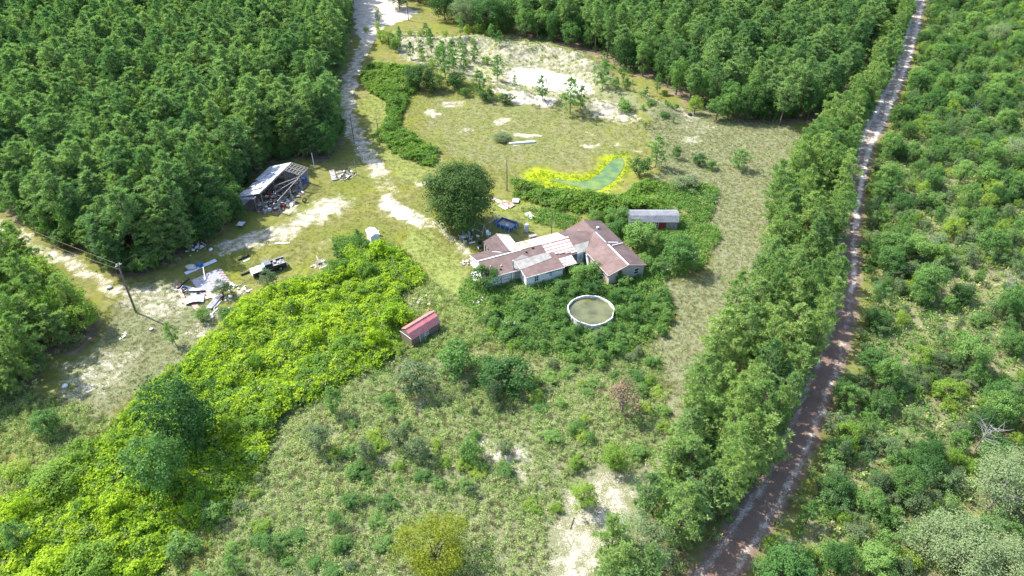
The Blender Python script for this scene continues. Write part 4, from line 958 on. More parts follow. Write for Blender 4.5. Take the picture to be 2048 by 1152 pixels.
 ('grey_tree', 1990, 90, 7.0, 6.0, 'grey_thicket', 'pale green tree in the sunlit upper right scrub', 'tree'),
]
ind_xy = []
for key, px, py, wd, hg, nm, lb, ct in IND:
    p = G(px, py); plant(key, p.x, p.y, wd, hg, nm, lb, ct)
    ind_xy.append((p.x, p.y, wd * .42))
ind_xy = np.array(ind_xy)
def clear_of(x, y, f=1.0):
    k = np.ones(len(x), bool)
    for a, b, r_ in ind_xy: k &= np.hypot(x - a, y - b) > r_ * f
    return k
# --- woods and thickets
woods = {'pine_tree': [], 'broadleaf_tree': [], 'shrub': []}
def wood(zone, sp, seed, mix, jit=.85, group='', labels=None, dens=None):
    P = GP(zone); x, y = scatter(P, sp, seed, jit, dens)
    k = ~blocked(x, y, .6) & clear_of(x, y) & (segdist(TRACK, x, y, False) > 2.3) & (segdist(ROAD_L, x, y, False) > 3.2)
    x, y = x[k], y[k]; r = np.random.RandomState(seed + 900)
    keys = [m_[0] for m_ in mix]; pr = np.array([m_[1] for m_ in mix], float); pr /= pr.sum()
    # species come in patches
    pick = r.choice(len(mix), len(x), p=pr)
    for i in range(len(x)):
        key, _, name, (w0, w1), (h0, h1) = mix[pick[i]]
        woods[name].append((math.hypot(math.hypot(x[i], y[i]), CAM_H) / max(h0, .5) ** .5, key, x[i], y[i], r.uniform(w0, w1), r.uniform(h0, h1), labels[name], group))
wood(Z_PLANT, 3.15, 1, [('pine', 74, 'pine_tree', (4.3, 6.6), (10., 16.)), ('light_pine', 16, 'pine_tree', (4.2, 6.2), (7.5, 13.)), ('oak', 10, 'broadleaf_tree', (4, 6.5), (5, 10.5))], group='trees of the dense pine plantation', labels={'pine_tree': 'slender tall pine in the dense plantation left of the sandy lane', 'broadleaf_tree': 'leafy tree mixed into the dense plantation left of the sandy lane'})
PL_EDGE = [(705, 40), (690, 112), (682, 150), (672, 200), (672, 245), (684, 285), (668, 316), (640, 326), (560, 322), (520, 340), (492, 376), (484, 420), (478, 448), (430, 478), (345, 536), (285, 558), (232, 552), (170, 508), (60, 456)]
wood(PL_EDGE + [(40, 430), (160, 480), (232, 525), (285, 530), (330, 505), (405, 450), (446, 420), (455, 385), (470, 350), (520, 315), (560, 300), (640, 300), (655, 285), (655, 245), (655, 200), (668, 150), (678, 112), (690, 40)], 2.5, 2, [('edge_pine', 25, 'pine_tree', (3.8, 5.2), (7., 11.)), ('oak', 50, 'broadleaf_tree', (3.6, 5.6), (4, 8.)), ('dark_oak', 25, 'broadleaf_tree', (3.5, 5.2), (3.5, 6.5))], group='trees along the plantation edge', labels={'pine_tree': 'pine with low branches on the plantation edge facing the yard', 'broadleaf_tree': 'leafy tree on the plantation edge facing the yard'})
wood(Z_WEST, 2.7, 3, [('light_pine', 70, 'pine_tree', (3.8, 5.4), (7.5, 12.)), ('yellow_oak', 30, 'broadleaf_tree', (3.6, 5.6), (5., 8.5))], group='trees of the grove by the utility pole', labels={'pine_tree': 'pine in the light green grove below the power line', 'broadleaf_tree': 'leafy tree in the light green grove below the power line'})
wood(Z_NORTH, 3.3, 4, [('pine', 50, 'pine_tree', (4.0, 6.0), (9, 14.5)), ('oak', 30, 'broadleaf_tree', (4.4, 6.4), (6.5, 10.)), ('dark_oak', 20, 'broadleaf_tree', (4.4, 6.4), (6., 9.))], group='trees of the far wood', labels={'pine_tree': 'tall pine in the mixed wood beyond the sand pit', 'broadleaf_tree': 'leafy tree in the mixed wood beyond the sand pit'})
wood(Z_STRIP, 2.75, 5, [('light_pine', 62, 'pine_tree', (3.4, 5.4), (6.5, 12.5)), ('edge_pine', 22, 'pine_tree', (3.6, 5.4), (7., 12.)), ('oak', 14, 'broadleaf_tree', (3.0, 5.6), (3., 7.)), ('dark_oak', 6, 'broadleaf_tree', (3., 5.), (3., 6.))], group='trees along the left side of the track', labels={'pine_tree': 'pine in the strip between the dry field and the track', 'broadleaf_tree': 'leafy tree in the strip between the dry field and the track'})
def scrub_d(x, y):
    return np.where(vnoise(x, y, 7, 41) > .36, .85, .22)
wood(Z_SCRUB, 1.7, 6, [('scrub', 46, 'shrub', (1.3, 3.4), (1.0, 3.8)), ('shrub', 12, 'shrub', (1.3, 3.0), (1.0, 2.8)), ('dark_shrub', 5, 'shrub', (1.3, 2.8), (1.0, 2.6)), ('yellow_shrub', 12, 'shrub', (1.2, 2.6), (1.0, 2.6)), ('sage_shrub', 18, 'shrub', (1.2, 3.0), (1.2, 3.2)), ('oak', 8, 'broadleaf_tree', (2.6, 5.2), (3.0, 6.4)), ('young_pine', 8, 'pine_tree', (2.0, 3.6), (2.8, 5.6)), ('yellow_oak', 4, 'broadleaf_tree', (2.6, 4.), (2.6, 4.4)), ('dark_oak', 5, 'broadleaf_tree', (3., 4.4), (3., 4.6))], 1.0, group='scrub right of the track', labels={'shrub': 'shrub in the dense scrub right of the track', 'broadleaf_tree': 'small leafy tree in the dense scrub right of the track', 'pine_tree': 'young pine in the dense scrub right of the track'}, dens=scrub_d)
MEADOW = [(560, 780), (640, 740), (780, 680), (900, 650), (960, 620), (1140, 640), (1300, 660), (1340, 760), (1330, 900), (1270, 960), (1200, 930), (1130, 980), (1080, 1200), (330, 1200), (480, 960)]
def meadow_d(x, y): return np.clip((vnoise(x, y, 5, 51) - .35) * 1.6, 0, .75) * np.clip(1 - 1.6 * cover('sand', x, y), 0, 1)
wood(MEADOW, 2.1, 7, [('shrub', 45, 'shrub', (1.3, 2.6), (.7, 1.5)), ('yellow_shrub', 22, 'shrub', (1.2, 2.4), (.6, 1.3)), ('sage_shrub', 12, 'shrub', (1., 1.8), (.8, 1.6))], 1.0, group='small bushes of the meadow', labels={'shrub': 'small low bush among the weeds of the lower meadow'}, dens=meadow_d)
POOLSIDE = [(960, 640), (990, 600), (1060, 600), (1130, 590), (1200, 590), (1280, 560), (1330, 580), (1350, 620), (1330, 670), (1250, 700), (1200, 740), (1100, 720), (1000, 690)]
wood(POOLSIDE, 1.9, 8, [('shrub', 60, 'shrub', (1.5, 2.5), (1.2, 2.2)), ('young_pine', 25, 'shrub', (1.3, 2.0), (1.5, 2.4)), ('dark_shrub', 15, 'shrub', (1.5, 2.4), (1.1, 2.))], 1.0, group='tall weeds around the round pool', labels={'shrub': 'tall leafy weed bush in the thicket around the round pool'})
BACKSIDE = [(1180, 440), (1240, 430), (1260, 450), (1290, 480), (1330, 500), (1330, 550), (1300, 560), (1285, 520), (1240, 480)]
wood(BACKSIDE, 2.0, 9, [('shrub', 70, 'shrub', (1.8, 3.), (1.4, 2.8)), ('oak', 20, 'broadleaf_tree', (2.6, 3.6), (2.6, 3.6))], 1.0, group='bushes between the house and the red shed', labels={'shrub': 'bush in the thicket between the brown roof and the red shed', 'broadleaf_tree': 'small tree in the thicket between the brown roof and the red shed'})
wood([(770, 62), (850, 66), (930, 80), (1000, 95), (1010, 140), (960, 165), (860, 140), (790, 115)], 4.6, 10, [('young_pine', 60, 'pine_tree', (1.8, 3.4), (2.4, 5.6)), ('yellow_shrub', 40, 'shrub', (1.4, 2.8), (1.2, 2.6))], 1.0, group='saplings on the sand flat', labels={'pine_tree': 'pine sapling on the sand flat left of the white pit', 'shrub': 'small bright bush on the sand flat left of the white pit'}, dens=lambda x, y: .5 + 0 * x)
wood([(1200, 120), (1260, 150), (1330, 190), (1400, 225), (1330, 240), (1240, 215), (1190, 190)], 4.2, 12, [('young_pine', 40, 'pine_tree', (1.4, 3.0), (1.8, 5.)), ('shrub', 60, 'shrub', (1.2, 2.6), (.8, 2.))], 1.0, group='saplings on the slope right of the pit', labels={'pine_tree': 'pine sapling on the slope between the pit and the far wood', 'shrub': 'small bush on the slope between the pit and the far wood'}, dens=lambda x, y: .5 + 0 * x)
wood([(775, -45), (1010, -45), (1012, 60), (960, 64), (905, 40), (868, 14), (800, 8)], 5.2, 14, [('dark_oak', 45, 'broadleaf_tree', (6, 9), (7, 10.)), ('oak', 40, 'broadleaf_tree', (5, 8), (7, 10.5)), ('pine', 15, 'pine_tree', (4., 5.), (9, 12.))], 1.0, group='trees along the top edge', labels={'broadleaf_tree': 'leafy tree in the dark row along the top edge', 'pine_tree': 'pine in the dark row along the top edge'}, dens=lambda x, y: .9 + 0 * x)
def place_label(lb, gp, x, y, hg, nm, key):
    """size and the nearest landmark, so that fewer neighbours share a label"""
    big = {'pine_tree': (8, 11.5), 'broadleaf_tree': (5, 7), 'shrub': (1.5, 2.4)}[nm]
    size = 'short' if hg < big[0] else 'tall' if hg > big[1] else 'middling'
    tone = {'light_pine': 'pale ', 'yellow_shrub': 'yellowish ', 'yellow_oak': 'yellowish ', 'sage_shrub': 'olive-grey ', 'dark_oak': 'dark ', 'dark_shrub': 'dark '}.get(key, '')
    near_to = None
    if 'plantation' in gp: near_to = min((math.hypot(x + 47, y - 117), 'near the barn'), (math.hypot(x + 38, y - 150) * .8, 'along the lane'), (math.hypot(x + 85, y - 100), 'near the power line'), (math.hypot(x + 80, y - 135), 'deeper in'))[1]
    elif 'track' in gp: near_to = 'near the bottom edge' if y < 62 else 'level with the pool' if y < 95 else 'level with the pond' if y < 140 else 'far up the track'
    elif 'far wood' in gp: near_to = 'behind the sand mounds' if x < 28 else 'facing the dry field' if y < 165 else 'farther back'
    elif 'meadow' in gp: near_to = 'near the red shed' if y > 62 else 'near the bottom edge' if y < 46 else 'in mid meadow'
    lb = lb.replace('slender tall ', 'slender ').replace('small low ', 'low ').replace('small leafy', 'leafy').replace('tall leafy', 'leafy').replace('tall pine', 'pine')
    return ' '.join(f"{size} {tone}{lb}{', ' + near_to if near_to else ''}".split()[:16])
MASS = {'pine_tree': ('pine_forest', 'far rows of the pine woods behind the nearer trees'), 'broadleaf_tree': ('leafy_forest', 'farther leafy trees of the woods and scrub'), 'shrub': ('scrub_thicket', 'thick scrub farther off along the right of the track')}
for nm, lst in woods.items():
    lst.sort(key=lambda q: q[0])
    for _, key, x, y, wd, hg, lb, gp in lst[:285]:
        lb = place_label(lb, gp, x, y, hg, nm, key)
        plant(key, x, y, wd, hg, nm, lb, 'shrub' if nm == 'shrub' else 'tree', gp)
    rest = lst[285:]
    if rest:
        keys = sorted({q[1] for q in rest}); ms = []
        first = {}
        for kx in keys: first[kx] = len(ms); ms += [q[2] for q in PROTO[kx][2]]
        x = np.array([q[2] for q in rest]); y = np.array([q[3] for q in rest])
        s = np.array([(q[4] / PROTO[q[1]][0],) * 2 + (q[5] / PROTO[q[1]][1],) for q in rest])
        o = stuff(MASS[nm][0], MASS[nm][1], ms, x, y, hz(x, y) - .03, s, 3, .02)
        pk = np.array([first[q[1]] + prs.randrange(len(PROTO[q[1]][2])) for q in rest], np.int32)
        o.data.attributes['pick'].data.foreach_set('value', pk)
    print('WOOD', nm, len(lst))
# --- vines, weeds and grass: masses nobody could count
M['kudzu'] = foliage('vine_leaves', (.066, .124, .008), (.172, .222, .014), .30, (1.2, 1.4, .5), obw=.35)
M['kudzu2'] = foliage('roadside_vine_leaves', (.040, .084, .014), (.088, .138, .020), .3, obw=.35)
M['weed'] = foliage('weed_leaves', (.096, .134, .040), (.195, .212, .088), .3)
M['weed_dk'] = foliage('lush_weed_leaves', (.038, .086, .018), (.090, .146, .032), .3)
M['straw'] = foliage('dry_grass', (.100, .102, .048), (.155, .146, .084), .2, (1.2, 1.1, .7))
M['turf'] = foliage('turf_blades', (.074, .084, .018), (.118, .118, .034), .25)
M['turf_y'] = foliage('yellow_sedge', (.075, .122, .008), (.145, .172, .010), .3)
def patch(seed, n, rad, hgt, leaf, mat):
    r = np.random.RandomState(seed); b = MB()
    a = r.rand(n) * 6.283; q = rad * r.rand(n) ** .55
    z = hgt * (1 - (q / rad) ** 2) * (.5 + .5 * r.rand(n)) + r.rand(n) * .08
    c = np.stack([np.cos(a) * q, np.sin(a) * q, z], 1)
    nr = unit(np.stack([np.cos(a) * q / rad * .6, np.sin(a) * q / rad * .6, np.full(n, .9)], 1) + r.normal(size=(n, 3)) * .38)
    add_leaves(b, c, nr, leaf * (.7 + .6 * r.rand(n)), .8, 0, r)
    return b.mesh('leaf_patch', mat)
def clump(seed, n, rad, hgt, mat, leaf=.09, stalks=8):
    r = np.random.RandomState(seed); b = MB()
    a = r.rand(stalks) * 6.283; q = rad * r.rand(stalks) ** .6
    top = np.stack([np.cos(a) * q * 1.5, np.sin(a) * q * 1.5, hgt * (.6 + .4 * r.rand(stalks))], 1); bot = np.stack([np.cos(a) * q * .5, np.sin(a) * q * .5, np.zeros(stalks)], 1)
    k = r.randint(0, stalks, n); t = r.rand(n) ** .7
    c = bot[k] + (top - bot)[k] * t[:, None] + r.normal(size=(n, 3)) * [.07, .07, .03]
    nr = unit(r.normal(size=(n, 3)) * .6 + [0, 0, .8])
    add_leaves(b, c, nr, leaf * (.6 + .7 * r.rand(n)), .5, 0, r)
    return b.mesh('weed_clump', mat)
def tuft(seed, n, rad, hgt, mat):
    r = np.random.RandomState(seed); b = MB()
    base = np.concatenate([r.normal(size=(n, 2)) * rad * .5, np.zeros((n, 1))], 1)
    d = np.concatenate([r.normal(size=(n, 2)) * .45, np.ones((n, 1))], 1)
    add_blades(b, base, d, hgt * (.6 + .6 * r.rand(n)), np.full(n, .016 + hgt * .02), 0, r)
    return b.mesh('grass_tuft', mat)
_lumps = {}
def vine_height(P, x, y, hmax, sd):
    """mounds of vine-covered bushes"""
    if sd not in _lumps:
        r = np.random.RandomState(sd); lx, ly = scatter(P, 2.9, sd + 9, 1.0)
        _lumps[sd] = [(a, b, r.uniform(.7, 3.0), r.uniform(.05, 1) ** 1.6) for a, b in zip(lx, ly)]
    h = np.zeros(x.shape)
    for a, b, rad, t in _lumps[sd]:
        k = np.abs(x - a) + np.abs(y - b) < rad * 1.5
        if k.any():
            d = np.hypot(x[k] - a, y[k] - b) / rad
            h[k] = np.maximum(h[k], t * np.sqrt(np.clip(1 - d * d, 0, 1)))
    n = vnoise(x, y, .8, sd + 4) * .22 + vnoise(x, y, 1.7, sd + 2) * .4 + vnoise(x, y, 6.0, sd + 3) * .6
    return pmask(P, x, y, 3.0) * hmax * (.02 + .5 * h + .5 * n)
def vines(name, label, zone, hmax, mat, dens, sd, lf=.15):
    P = GP(zone)
    xs = np.arange(P[:, 0].min() - 1, P[:, 0].max() + 1, .6); ys = np.arange(P[:, 1].min() - 1, P[:, 1].max() + 1, .6)
    X, Y = np.meshgrid(xs, ys); x, y = X.ravel(), Y.ravel()
    ok = inpoly(P, x, y) & infield(x, y, .2) & ~blocked(x, y, .2) & (pmask(P, x + (vnoise(x, y, 4, 73) - .5) * 7, y + (vnoise(x, y, 4, 74) - .5) * 7, 2.0) > .55); idx = -np.ones(len(x), int); idx[ok] = np.arange(ok.sum())
    zz = hz(x, y) + vine_height(P, x, y, hmax, sd) - .22
    b = MB(); b.v = np.stack([x, y, zz], 1)[ok].tolist(); b.n = len(b.v)
    nx_ = len(xs); q = (np.arange(len(ys) - 1)[:, None] * nx_ + np.arange(nx_ - 1)[None]).ravel()
    Q = np.stack([idx[q], idx[q + 1], idx[q + nx_ + 1], idx[q + nx_]], 1); Q = Q[(Q >= 0).all(1)]
    b.f = Q.tolist(); b.m = [0] * len(Q)
    o = b.obj(name + '_mat', M['vinemat'], None, True); tag(o, 'tangled stems under the ' + label, None, None, 'stuff')
    x, y = scatter(P, dens, sd + 5, 1.0)
    xw, yw = x + (vnoise(x, y, 4, 73) - .5) * 7, y + (vnoise(x, y, 4, 74) - .5) * 7
    k = ~blocked(x, y, .3) & (np.random.RandomState(sd).rand(len(x)) < pmask(P, xw, yw, 4.5) * 1.5 + .05); x, y = x[k], y[k]
    r = np.random.RandomState(sd)
    z = hz(x, y) + vine_height(P, x, y, hmax, sd) - .16
    stuff(name, label, [patch(s + sd, 60, .62, .34, lf, mat) for s in range(5)] + [patch(s + sd + 9, 52, .6, .5, lf, M['kudzu2']) for s in range(2)] + [clump(sd + 12, 60, .5, .7, M['weed'], .09)], x, y, z + np.where(r.rand(len(x)) < .12, .35 * r.rand(len(x)), 0), .6 + .75 * r.rand(len(x)), sd, .42)
M['vinemat'] = worn('vine_stems', (.075, .105, .018), (.13, .15, .03), 2, .9, .1)
K_MAIN = [(690, 500), (740, 505), (800, 500), (835, 530), (858, 560), (800, 592), (812, 640), (800, 690), (770, 730), (700, 760), (640, 800), (570, 830), (540, 880), (525, 950), (470, 1005), (430, 1050), (340, 1100), (290, 1200), (-100, 1200), (-80, 1030), (60, 985), (180, 905), (235, 850), (290, 785), (370, 725), (440, 660), (470, 615), (540, 585), (640, 555), (670, 530)]
vines('vine_field', 'bright yellow-green vines blanketing the slope left of the red roofed shed', K_MAIN, 2.9, M['kudzu'], .46, 201, .115)
K_ROAD = [(733, 135), (790, 132), (832, 150), (838, 182), (822, 196), (802, 232), (800, 262), (880, 305), (868, 335), (810, 318), (770, 298), (752, 272), (772, 240), (775, 205), (735, 182), (722, 158)]
vines('roadside_vines', 'green vines in a winding bank between the lane and the field', K_ROAD, 2.6, M['kudzu2'], .52, 221, .13)
K_POND = [(1022, 362), (1060, 372), (1120, 382), (1190, 396), (1250, 390), (1290, 362), (1330, 372), (1330, 420), (1260, 428), (1240, 440), (1200, 432), (1120, 424), (1080, 410), (1030, 396)]
vines('pond_vines', 'green vines below the yellow rimmed pond behind the house', K_POND, 2.6, M['kudzu2'], .5, 241, .125)
K_TOP = [(1040, 415), (1120, 425), (1180, 440), (1130, 462), (1060, 440)]
reg('vine_mound', 3., 2.6, (B_, M['kudzu']), [broadleaf(160 + s_, 2.6, 1.4, .1, 46, 60, .11, .6) for s_ in range(3)])
reg('dark_mound', 3., 2.6, (B_, M['kudzu2']), [broadleaf(165 + s_, 2.6, 1.4, .1, 46, 60, .10, .6) for s_ in range(2)])
mx_, my_ = scatter(GP(K_MAIN), 5.2, 77, 1.0); k = clear_of(mx_, my_, 1.1) & ~blocked(mx_, my_, 1.6) & (pmask(GP(K_MAIN), mx_, my_, 5.0) > .6)
for i, (a_, b_) in enumerate(zip(mx_[k], my_[k])):
    dk_ = prs.random() < .4; w_, h_ = prs.uniform(1.8, 4.8), prs.uniform(1.5, 3.6)
    where_ = 'near the scrap heap' if b_ > 88 else 'beside the red shed' if a_ > -26 else 'near the dark trees' if b_ > 52 else 'near the bottom edge'
    plant('dark_mound' if dk_ else 'vine_mound', a_, b_, w_, h_, 'vine_mound', f"{'tall' if h_ > 2.7 else 'low'} {'dark green' if dk_ else 'bright'} bush smothered by vines in the vine field, {where_}", 'bush', 'vine covered bushes')
def mass(name, label, zones, sp, meshes, seed, smin, smax, dens=None, tilt=.12, zoff=0.0, gap=.15, soft=2.5):
    xs, ys = [], []
    for i, zn in enumerate(zones):
        PZ = GP(zn); x, y = scatter(PZ, sp, seed + i, 1.0, dens)
        xw, yw = x + (vnoise(x, y, 3.3, 71) - .5) * 5, y + (vnoise(x, y, 3.3, 72) - .5) * 5
        k = np.random.RandomState(seed + i + 50).rand(len(x)) < np.clip(pmask(PZ, xw, yw, soft) * 1.25, 0, 1) if soft else np.ones(len(x), bool)
        xs.append(x[k]); ys.append(y[k])
    x, y = np.concatenate(xs), np.concatenate(ys)
    k = ~blocked(x, y, gap) & (segdist(TRACK, x, y, False) > 2.0)
    x, y = x[k], y[k]; r = np.random.RandomState(seed)
    stuff(name, label, meshes, x, y, hz(x, y) + zoff, smin + (smax - smin) * r.rand(len(x)), seed, tilt)
    print('MASS', name, len(x))
def nosand(x, y, k=1.25): return np.clip(1 - k * cover('sand', x, y) + .06, .03, 1)
mass('meadow_weeds', 'knee high weeds and seedlings covering the lower meadow', [MEADOW, [(-100, 810), (80, 790), (150, 800), (240, 845), (180, 910), (60, 990), (-100, 1040)], [(790, 590), (860, 560), (960, 620), (980, 680), (900, 720), (790, 710)], [(330, 1200), (480, 960), (560, 830), (640, 800), (700, 760), (560, 780), (440, 985), (190, 1110), (60, 1200)]], .46,
     [clump(s, 60, .36, .62, M['weed'], .075) for s in range(5)] + [clump(20 + s, 50, .34, .5, M['weed_dk'], .075) for s in range(2)] + [tuft(s, 40, .26, .4, M['straw']) for s in range(2)], 301, .7, 1.35, lambda x, y: nosand(x, y) * np.clip(.5 + 1.2 * vnoise(x, y, 3.1, 61), .2, 1))
mass('lush_weeds', 'rank dark green weeds growing around the house and the round pool', [POOLSIDE, [(915, 600), (940, 540), (1010, 550), (1050, 560), (1110, 530), (1150, 505), (1215, 540), (1310, 525), (1340, 580), (1330, 600), (1200, 600), (1100, 640), (960, 650)], BACKSIDE, [(1300, 440), (1420, 430), (1440, 480), (1400, 540), (1330, 560)], K_TOP, [(1270, 420), (1350, 360), (1440, 380), (1420, 440), (1340, 425)], [(660, 480), (720, 470), (800, 500), (740, 520), (680, 510)]], .42,
     [clump(40 + s, 50, .36, .8, M['weed_dk'], .10) for s in range(4)] + [clump(50 + s, 44, .34, .6, M['weed'], .09) for s in range(2)], 320, .75, 1.5, gap=-.12)
mass('dry_field_grass', 'dry straw coloured grass of the field beside the pine strip', [[(1290, 200), (1430, 230), (1590, 255), (1640, 300), (1600, 380), (1560, 470), (1530, 600), (1430, 760), (1350, 860), (1320, 790), (1280, 700), (1320, 640), (1335, 590), (1340, 550), (1400, 520), (1390, 430), (1330, 390), (1310, 320)], [(210, 570), (340, 550), (420, 600), (480, 640), (380, 720), (290, 780), (200, 860), (90, 930), (60, 860), (180, 720), (210, 650)]], .5,
     [tuft(60 + s, 40, .38, .2, M['straw']) for s in range(3)] + [tuft(65 + s, 40, .38, .2, M['turf']) for s in range(2)] + [clump(70, 26, .3, .35, M['weed'], .07)], 340, .6, 1.3, lambda x, y: nosand(x, y) * .9)
FIELD = [(790, 205), (840, 180), (930, 190), (1060, 225), (1180, 215), (1310, 250), (1290, 320), (1262, 310), (1200, 310), (1180, 340), (1060, 335), (1040, 350), (1010, 390), (880, 330), (800, 265)]
YARD = [(440, 520), (470, 490), (560, 470), (620, 450), (600, 400), (640, 360), (700, 350), (760, 350), (850, 350), (870, 400), (960, 440), (1000, 395), (1110, 400), (1130, 450), (980, 480), (940, 520), (860, 560), (830, 520), (690, 490), (650, 550), (470, 610), (430, 570)]
mass('field_grass', 'short olive grass of the open field and the yard', [FIELD, YARD, [(722, 200), (742, 175), (800, 205), (780, 245), (790, 280), (870, 335), (850, 370), (760, 330), (730, 270)], [(800, 470), (850, 458), (935, 520), (960, 620), (900, 640), (850, 600), (850, 550)]], .62,
     [tuft(80 + s, 30, .34, .14, M['turf']) for s in range(4)], 360, .6, 1.3, lambda x, y: nosand(x, y, 1.5) * .8)
ring = [tuple(p) for p in PONDRIM]
x, y = scatter(PONDRIM.mean(0) + (PONDRIM - PONDRIM.mean(0)) * 1.12, .4, 380, 1.0); k = ~inpoly(POND, x, y) & (np.random.RandomState(8).rand(len(x)) < pmask(PONDRIM, x + (vnoise(x, y, 2.5, 75) - .5) * 4, y + (vnoise(x, y, 2.5, 76) - .5) * 4, 3.0)); x, y = x[k], y[k]
stuff('pond_sedge', 'bright yellow sedge ringing the small field pond', [tuft(90 + s, 30, .26, .2, M['turf_y']) for s in range(3)], x, y, hz(x, y), .6 + .6 * np.random.RandomState(3).rand(len(x)), 381)
mass('scrub_undergrowth', 'low weeds and palmetto between the shrubs right of the track', [Z_SCRUB], 1.05, [clump(100 + s, 44, .5, .8, M['weed_dk'], .13) for s in range(2)] + [clump(105 + s, 44, .5, .7, M['weed'], .13) for s in range(2)] + [tuft(110, 30, .3, .7, M['straw'])], 400, .8, 1.6, lambda x, y: nosand(x, y) * .85)
mass('strip_undergrowth', 'weeds and straw under the pines along the track', [Z_STRIP, Z_WEST], .95, [clump(120 + s, 44, .45, .7, M['weed'], .12) for s in range(2)] + [clump(125, 44, .45, .7, M['weed_dk'], .12), tuft(128, 30, .3, .6, M['straw'])], 420, .7, 1.5, lambda x, y: nosand(x, y) * .7)
mass('wood_undergrowth', 'low bushes under the plantation and the far wood', [Z_PLANT, Z_NORTH], 2.2, [clump(130 + s, 60, .9, 1.3, M['weed_dk'], .2) for s in range(3)], 440, .7, 1.5, lambda x, y: .55 + 0 * x)
mass('pit_weeds', 'sparse weeds and dry stalks on the sand mounds', [[(775, 62), (1000, 66), (1190, 112), (1330, 200), (1320, 260), (1200, 250), (1060, 215), (930, 180), (850, 130)]], 1.1, [clump(140 + s, 40, .4, .6, M['weed'], .12) for s in range(2)] + [tuft(145 + s, 30, .35, .6, M['straw']) for s in range(2)], 460, .6, 1.4, lambda x, y: .42 * (1 - pmask(PIT, x, y, 2)))
